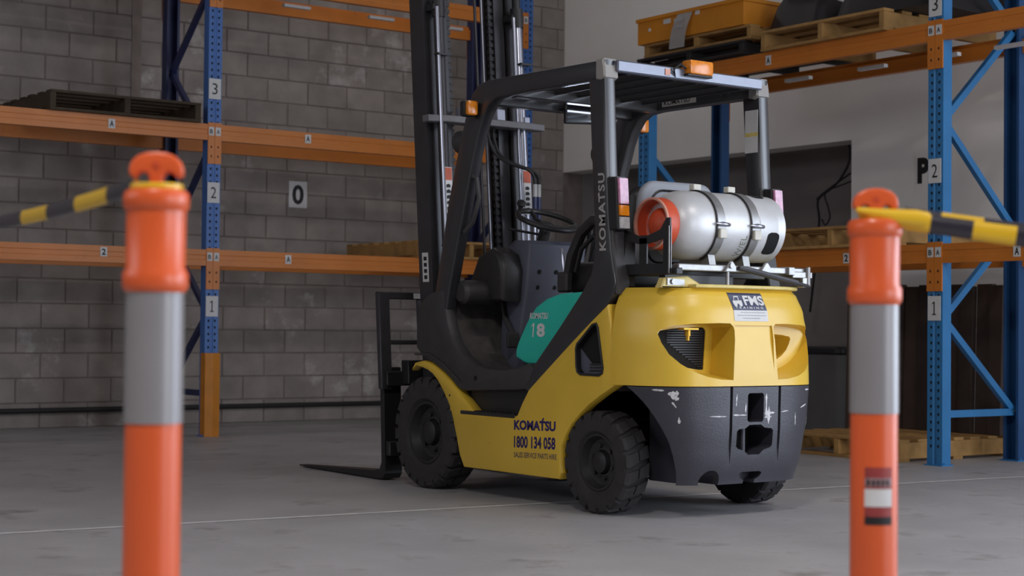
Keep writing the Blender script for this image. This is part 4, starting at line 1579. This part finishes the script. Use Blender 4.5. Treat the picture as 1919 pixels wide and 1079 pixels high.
# curling paper tag
bm = NB()
rows = []
for i in range(11):
    tt = i / 10
    z = 3.215 - .27 * tt
    xx = x0 - .006 - .030 * math.sin(tt * 2.6) - .02 * tt
    ysh = .06 * tt
    rows.append([bm.verts.new((xx, yy + ysh, z)) for yy in (3.38, 3.32, 3.21)])
for a, b in zip(rows, rows[1:]):
    for i in range(2):
        bm.faces.new((a[i], a[i + 1], b[i + 1], b[i]))
bmesh.ops.solidify(bm, geom=bm.faces[:], thickness=.0015)
pt = obj('paper_tag', bm, M_LBL, ob, smooth=60, label='white paper tag curling off the bin')
for zz_, hh_ in ((3.14, .02), (3.09, .016)):
    bm = NB()
    box(bm, x0 - .052, x0 - .050, 3.28, 3.35, zz_, zz_ + hh_)
    obj('tag_print', bm, mat('grey_print', (170, 172, 176)), pt, smooth=0)

# black rubber sheets folded on the upper pallet
def soft_lump(x0, x1, y0, y1, z0, h, seed, folds):
    rr = random.Random(seed)
    bm = NB()
    n = 18
    g = []
    ph = [rr.uniform(0, 6) for _ in range(4)]
    for i in range(n + 1):
        row = []
        for j in range(n + 1):
            u, v = i / n, j / n
            e = min(1, 9 * min(u, 1 - u)) ** .5 * min(1, 9 * min(v, 1 - v)) ** .5
            z = z0 + h * e * (.86 + .08 * math.sin(folds * u * 6 + ph[0]) + .07 * math.sin(5 * v + ph[1] + 3 * u))
            row.append(bm.verts.new((x0 + (x1 - x0) * u, y0 + (y1 - y0) * v + .02 * math.sin(7 * u + ph[2]), max(z, z0))))
        g.append(row)
    for i in range(n):
        for j in range(n):
            bm.faces.new((g[i][j], g[i + 1][j], g[i + 1][j + 1], g[i][j + 1]))
    vs0 = [g[i][0] for i in range(n + 1)] + [g[n][j] for j in range(1, n + 1)] + [g[i][n] for i in range(n - 1, -1, -1)] + [g[0][j] for j in range(n - 1, 0, -1)]
    bm.faces.new(list(reversed(vs0)))
    bmesh.ops.recalc_face_normals(bm, faces=bm.faces)
    return bm
tag(obj('rubber_sheet', soft_lump(3.10, 4.10, 2.04, 2.55, 2.957, .26, 3, 1.6), M_TARP, smooth=60), 'folded black rubber sheet next to the orange bin', 'rubber sheet', 'folded black sheets on the upper rack')
tag(obj('rubber_sheet', soft_lump(3.12, 4.08, 1.10, 1.98, 2.957, .30, 5, 2.1), M_TARP, smooth=60), 'folded black rubber sheet behind the number 3 post of the right-hand rack', 'rubber sheet', 'folded black sheets on the upper rack')

# dark planks standing on the floor pallet, and a grey bin beside them
PL = ((2.64, .12, 1.02, 4.02), (2.50, .13, 1.03, 4.01), (2.36, .12, 1.02, 4.03), (2.23, .13, 1.035, 4.0), (2.09, .13, 1.02, 4.02), (1.95, .13, 1.03, 4.0), (1.81, .12, 1.02, 4.03),
      (1.68, .10, 1.03, 4.01), (1.57, .105, 1.015, 3.98), (1.455, .12, 1.03, 4.02), (1.325, .10, 1.02, 3.99))
names = ('first', 'second', 'third', 'fourth', 'fifth', 'sixth', 'seventh', 'eighth', 'ninth', 'tenth')
for i, (y, w_, h_, x) in enumerate(PL):
    bm = NB()
    if i < 2:
        h_ += .146
    box(bm, 0, .045, -w_ - .008, 0, 0, h_, bev=.003)
    for v in bm.verts:
        v.co.x += .03 * (v.co.z / h_)
    o = obj('timber_plank', bm, M_BRN, smooth=0)
    o.location = (x, y, .146 if i > 1 else 0)
    lab = 'dark brown plank standing at the far end of the row beside the grey bin' if i == 0 else (
        'narrow dark plank standing at the near end of the row, behind the number 1 post' if i == 10 else
        'dark brown standing plank, %s in the row counted from the grey bin' % names[i])
    tag(o, lab, 'plank', 'dark planks standing in the right-hand rack')
gbn = empty('plastic_tub', (4.35, 3.05, 0))
tag(gbn, 'tall tapered grey plastic bin behind the forklift, in front of the wall recess', 'bin')
bm = NB()
prism(bm, rrect(4.20 - 3.9, 4.62 - 3.9, 2.86 - 2.8, 3.28 - 2.8, .05), 'xy', 0, .66, pts2=rrect(4.16 - 3.9, 4.66 - 3.9, 2.82 - 2.8, 3.32 - 2.8, .05))
for v in bm.verts:
    v.co += Vector((3.9, 2.8, 0))
obj('bin_body', bm, M_GREYBIN, gbn)
bm = NB()
prism(bm, rrect(4.14, 4.68, 2.80, 3.34, .06), 'xy', .66, .72, bev=.015)
obj('bin_lid', bm, M_DARK, gbn)

# ================================================================= SIGNS AND SMALL THINGS ON THE WALLS
s0 = empty('wall_sign', (1.79, YW - .006, 1.885))
tag(s0, 'white card with a black 0 on the block wall', 'sign')
bm = NB(); box(bm, 1.702, 1.884, YW - .0095, YW - .0065, 1.885, 2.118)
obj('sign_card', bm, M_LBL, s0, smooth=0)
b = text_bm('0', .115, .175, bold=.03); place(b, (1.735, YW - .0105, 1.913), *REARF)
obj('sign_letter', b, M_INK, s0, smooth=0)
s1 = empty('wall_sign', (XW - .002, 2.42, 1.96))
tag(s1, 'white card with a black P on the white wall', 'sign')
bm = NB(); box(bm, XW - .004, XW - .001, 2.30, 2.60, 1.95, 2.21)
obj('sign_card', bm, M_WHITE, s1, smooth=0)
b = text_bm('P', .115, .20, bold=.06); place(b, (XW - .0052, 2.585, 1.985), *LEFTF)
obj('sign_letter', b, M_INK, s1, smooth=0)

# cables hanging in the recess
def spl(ctl, n=6):
    out = []
    C_ = [Vector(c) for c in ctl]
    for i in range(len(C_) - 1):
        p0, p1, p2, p3 = [C_[max(0, min(len(C_) - 1, i + d))] for d in (-1, 0, 1, 2)]
        for j in range(n):
            t = j / n
            out.append(.5 * ((2 * p1) + (p2 - p0) * t + (2 * p0 - 5 * p1 + 4 * p2 - p3) * t * t + (3 * p1 - p0 - 3 * p2 + p3) * t ** 3))
    out.append(C_[-1])
    return out
hc = empty('hanging_cable', (XW + .05, 3.29, 2.3))
tag(hc, 'tangled black cables hanging in the wall recess', 'cable')
for ctl, r in (([(5.0, 3.50, 2.38), (5.0, 3.50, 2.24), (5.0, 3.60, 2.10), (5.0, 3.70, 2.03), (5.0, 3.80, 1.98), (5.0, 3.85, 1.92), (5.0, 3.83, 1.78), (5.0, 3.85, 1.6), (5.0, 3.87, 1.4), (5.0, 3.93, 1.0)], .010),
               ([(4.95, 3.30, 2.18), (5.0, 3.49, 2.14), (5.0, 3.66, 2.06), (5.0, 3.78, 2.0), (5.0, 3.86, 1.95)], .008),
               ([(4.95, 3.30, 2.10), (5.0, 3.55, 2.06), (5.0, 3.76, 2.0), (5.0, 3.73, 1.88), (5.0, 3.71, 1.79), (5.0, 3.76, 1.73), (5.0, 3.80, 1.78)], .007)):
    bm = NB()
    tube(bm, spl(ctl), r, n=8)
    obj('cable', bm, M_PIPE, hc)

# lamps under the ceiling (outside the frame)
for lx, ly, lw in ((-5.5, -5.0, 'nearer the left-hand wall'), (0.5, -4.5, 'nearer the roller doors'), (2.4, 5.4, 'in the corner of the racks')):
    l_ = empty('bay_lamp', (lx, ly, 5.62))
    tag(l_, 'white bay lamp under the warehouse ceiling, ' + lw, 'lamp', 'ceiling bay lamps')
    bm = NB()
    prism(bm, [(lx - .28, 5.62), (lx + .28, 5.62), (lx + .12, 5.74), (lx - .12, 5.74)], 'xz', ly - .68, ly + .68)
    for s in (-1, 1):
        cyl(bm, (lx, ly + s * .5, 5.73), (lx, ly + s * .5, ZC - .001), .008, n=6)
    obj('lamp_housing', bm, M_CEIL, l_, smooth=0)
    bm = NB()
    box(bm, lx - .25, lx + .25, ly - .65, ly + .65, 5.612, 5.62)
    obj('lamp_diffuser', bm, M_LAMP, l_, smooth=0)

# ================================================================= BOLLARDS AND TAPE
def bollard(loc, label, face, card):
    r = empty('bollard', loc)
    tag(r, label, 'bollard', 'orange bollards in the foreground')
    X, Y, _ = loc
    bm = NB()
    lathe(bm, [(.0, .001), (.0, .20), (.025, .205), (.05, .19), (.07, .075), (.07, .001)], 'z', (X, Y, 0), n=8)
    obj('rubber_base', bm, M_RUB, r, smooth=0)
    bm = NB()
    lathe(bm, [(.06, .0505), (.90, .0490), (.905, .054), (.912, .0575), (.935, .0575), (.945, .052), (1.045, .0525), (1.052, .0575), (1.072, .0580), (1.080, .054), (1.084, .045), (1.086, .001)], 'z', (X, Y, 0), n=48)
    obj('post', bm, M_BOLL, r)
    bm = NB()
    lathe(bm, [(.672, .0500), (.672, .0515), (.905, .0508), (.905, .0490)], 'z', (X, Y, 0), n=48)
    obj('reflective_sleeve', bm, M_REFL, r, label='pale grey reflective sleeve')
    # T-top: domed bar on a neck, facing the aisle
    bm = NB()
    pr = [(-.012, 1.080), (.012, 1.080), (.012, 1.104), (.018, 1.113), (.027, 1.113), (.033, 1.106), (.041, 1.104), (.047, 1.110), (.047, 1.120), (.043, 1.132), (.033, 1.142), (.018, 1.148), (0, 1.150),
          (-.018, 1.148), (-.033, 1.142), (-.043, 1.132), (-.047, 1.120), (-.047, 1.110), (-.041, 1.104), (-.033, 1.106), (-.027, 1.113), (-.018, 1.113), (-.012, 1.104)]
    prism(bm, pr, 'xz', -.018, .018, bev=.005, seg=3)
    Mx = Matrix.Translation((X, Y, 0)) @ Matrix.Rotation(face, 4, 'Z')
    for v in bm.verts:
        v.co = Mx @ v.co
    tt = obj('t_top', bm, M_BOLL, r)
    bm = NB()
    cyl(bm, Mx @ Vector((0, -.0205, 1.126)), Mx @ Vector((0, -.0185, 1.126)), .006, n=12)
    obj('moulded_boss', bm, M_RED, tt)
    if card:
        # card wrapped on the post
        def wrap(a0, a1, z0, z1, off, m, nm, par):
            b2 = NB()
            n = 10
            lo, hi = [], []
            for i in range(n + 1):
                a = R_(a0 + (a1 - a0) * i / n)
                rr = .0502 + off
                lo.append(b2.verts.new((X + rr * math.cos(a), Y + rr * math.sin(a), z0)))
                hi.append(b2.verts.new((X + rr * math.cos(a), Y + rr * math.sin(a), z1)))
            for i in range(n):
                b2.faces.new((lo[i], lo[i + 1], hi[i + 1], hi[i]))
            return obj(nm, b2, m, par, smooth=40)
        A0, A1 = card
        z1 = .560
        cd_ = wrap(A0, A1, z1 - .120, z1, .0008, M_CARD, 'warning_card', r)
        wrap(A0, A1, z1 - .040, z1 - .022, .0012, mat('card_grey', (150, 120, 122), .5, var=.3, vscale=120), 'card_print', cd_)
        wrap(A0, A1, z1 - .082, z1 - .045, .0012, M_LBL, 'card_print', cd_)
        wrap(A0, A1, z1 - .120, z1 - .103, .0012, M_INK, 'card_print', cd_)
        for k in range(5):
            d_ = (A1 - A0) / 6
            wrap(A0 + d_ * (.5 + k), A0 + d_ * (1.15 + k), z1 - .038, z1 - .026, .0015, M_INK, 'card_print', cd_)
    return r
BL, BR = (-4.058, -3.131, 0), (-2.571, -3.473, 0)
bollard(BL, 'orange bollard with grey reflective sleeve, left of the forklift, closest to the camera', -YAW + .1, None)
bollard(BR, 'orange bollard with a red warning card on its post, right of the forklift', -YAW - .05, (200, 268))

def tape_strand(path, flat, seg, name, par, phase=0):
    bm = NB()
    acc = [0]
    for a, b in zip(path, path[1:]):
        acc.append(acc[-1] + (Vector(b) - Vector(a)).length)
    n = 12
    rings = []
    for i, p in enumerate(path):
        p = Vector(p)
        d = (Vector(path[min(i + 1, len(path) - 1)]) - Vector(path[max(i - 1, 0)])).normalized()
        side = d.cross(Vector((0, 0, 1))).normalized()
        upv = side.cross(d).normalized()
        fl = flat(acc[i] / acc[-1]) if callable(flat) else flat
        rings.append([bm.verts.new(p + side * (fl[0] * math.cos(t * 2 * math.pi / n)) + upv * (fl[1] * math.sin(t * 2 * math.pi / n))) for t in range(n)])
    for i in range(len(rings) - 1):
        mid = (acc[i] + acc[i + 1]) / 2 + phase
        mi = int(mid // seg) % 2
        for t in range(n):
            f = bm.faces.new((rings[i][t], rings[i][(t + 1) % n], rings[i + 1][(t + 1) % n], rings[i + 1][t]))
            f.material_index = mi
    bm.faces.new(rings[0]); bm.faces.new(rings[-1])
    bmesh.ops.recalc_face_normals(bm, faces=bm.faces)
    return obj(name, bm, [M_TY, M_TK], par, smooth=50)

def linepath(a, b, n, sag):
    a, b = Vector(a), Vector(b)
    return [a.lerp(b, i / n) - Vector((0, 0, sag * 4 * (i / n) * (1 - i / n))) for i in range(n + 1)]

def loop(par, c, r, z, tilt, m=M_TY, th=.006):
    bm = NB()
    tube(bm, [(c[0] + r * math.cos(a), c[1] + r * math.sin(a), z + tilt * math.cos(a - .6)) for a in [2 * math.pi * k / 28 for k in range(28)]], .01, n=8, closed=True, flat=(th, th * 1.5))
    obj('tape_loop', bm, m, par)

# right tape: two strands knotted at the bollard neck
tr = empty('barrier_tape', (BR[0], BR[1], 1.09))
tag(tr, 'yellow and black barrier tape tied to the right bollard with a yellow knot', 'barrier tape', 'striped barrier tapes')
loop(tr, BR, .030, 1.094, .007)
d_ = Vector((.22 / .38, -.307 / .38, -.175)).normalized()
rtd = Vector((rt2.x, rt2.y, 0)).normalized()
p0 = Vector((BR[0], BR[1], 1.098)) + rtd * .020 - Vector((fw.x, fw.y, 0)) * .026
bm = NB()
tube(bm, [p0 - rtd * .065 + Vector((0, 0, .004)), p0 - rtd * .02 + Vector((0, 0, -.004)), p0 + rtd * .02 + Vector((0, 0, -.012)), p0 + rtd * .06 + Vector((0, 0, -.016)), p0 + rtd * .085 + Vector((0, 0, -.020))], [.006, .012, .019, .022, .021], n=12)
obj('tape_knot', bm, M_TY, tr)
e0 = p0 + rtd * .042 + Vector((0, 0, -.018))
e1 = e0 + rtd * .75 - Vector((fw.x, fw.y, 0)) * .18 + Vector((0, 0, -.105))
tape_strand(linepath(e0, e1, 80, .004), lambda t: (.010, .0195 + .004 * t), .088, 'tape_strand', tr, phase=.040)
tape_strand(linepath(e0 + Vector((fw.x, fw.y, 0)) * .03 + Vector((0, 0, .013)), e1 + Vector((fw.x, fw.y, 0)) * .04 + Vector((0, 0, .013)), 80, .002), lambda t: (.008, .018), .088, 'tape_strand', tr, phase=.103)
# left tape, running away to the left
tl_ = empty('barrier_tape', (BL[0], BL[1], 1.09))
tag(tl_, 'yellow and black barrier tape running off to the left from the left bollard', 'barrier tape', 'striped barrier tapes')
loop(tl_, BL, .043, 1.0875, .001, th=.0042)
a0 = Vector((BL[0] - .03, BL[1] + .02, 1.090))
a1 = Vector((-3.93, -1.66, 1.088))
dirL = (a1 - a0).normalized()
tape_strand(linepath(a0, a1, 60, .012), (.006, .0155), .088 * 2.5, 'tape_strand', tl_, phase=.27)
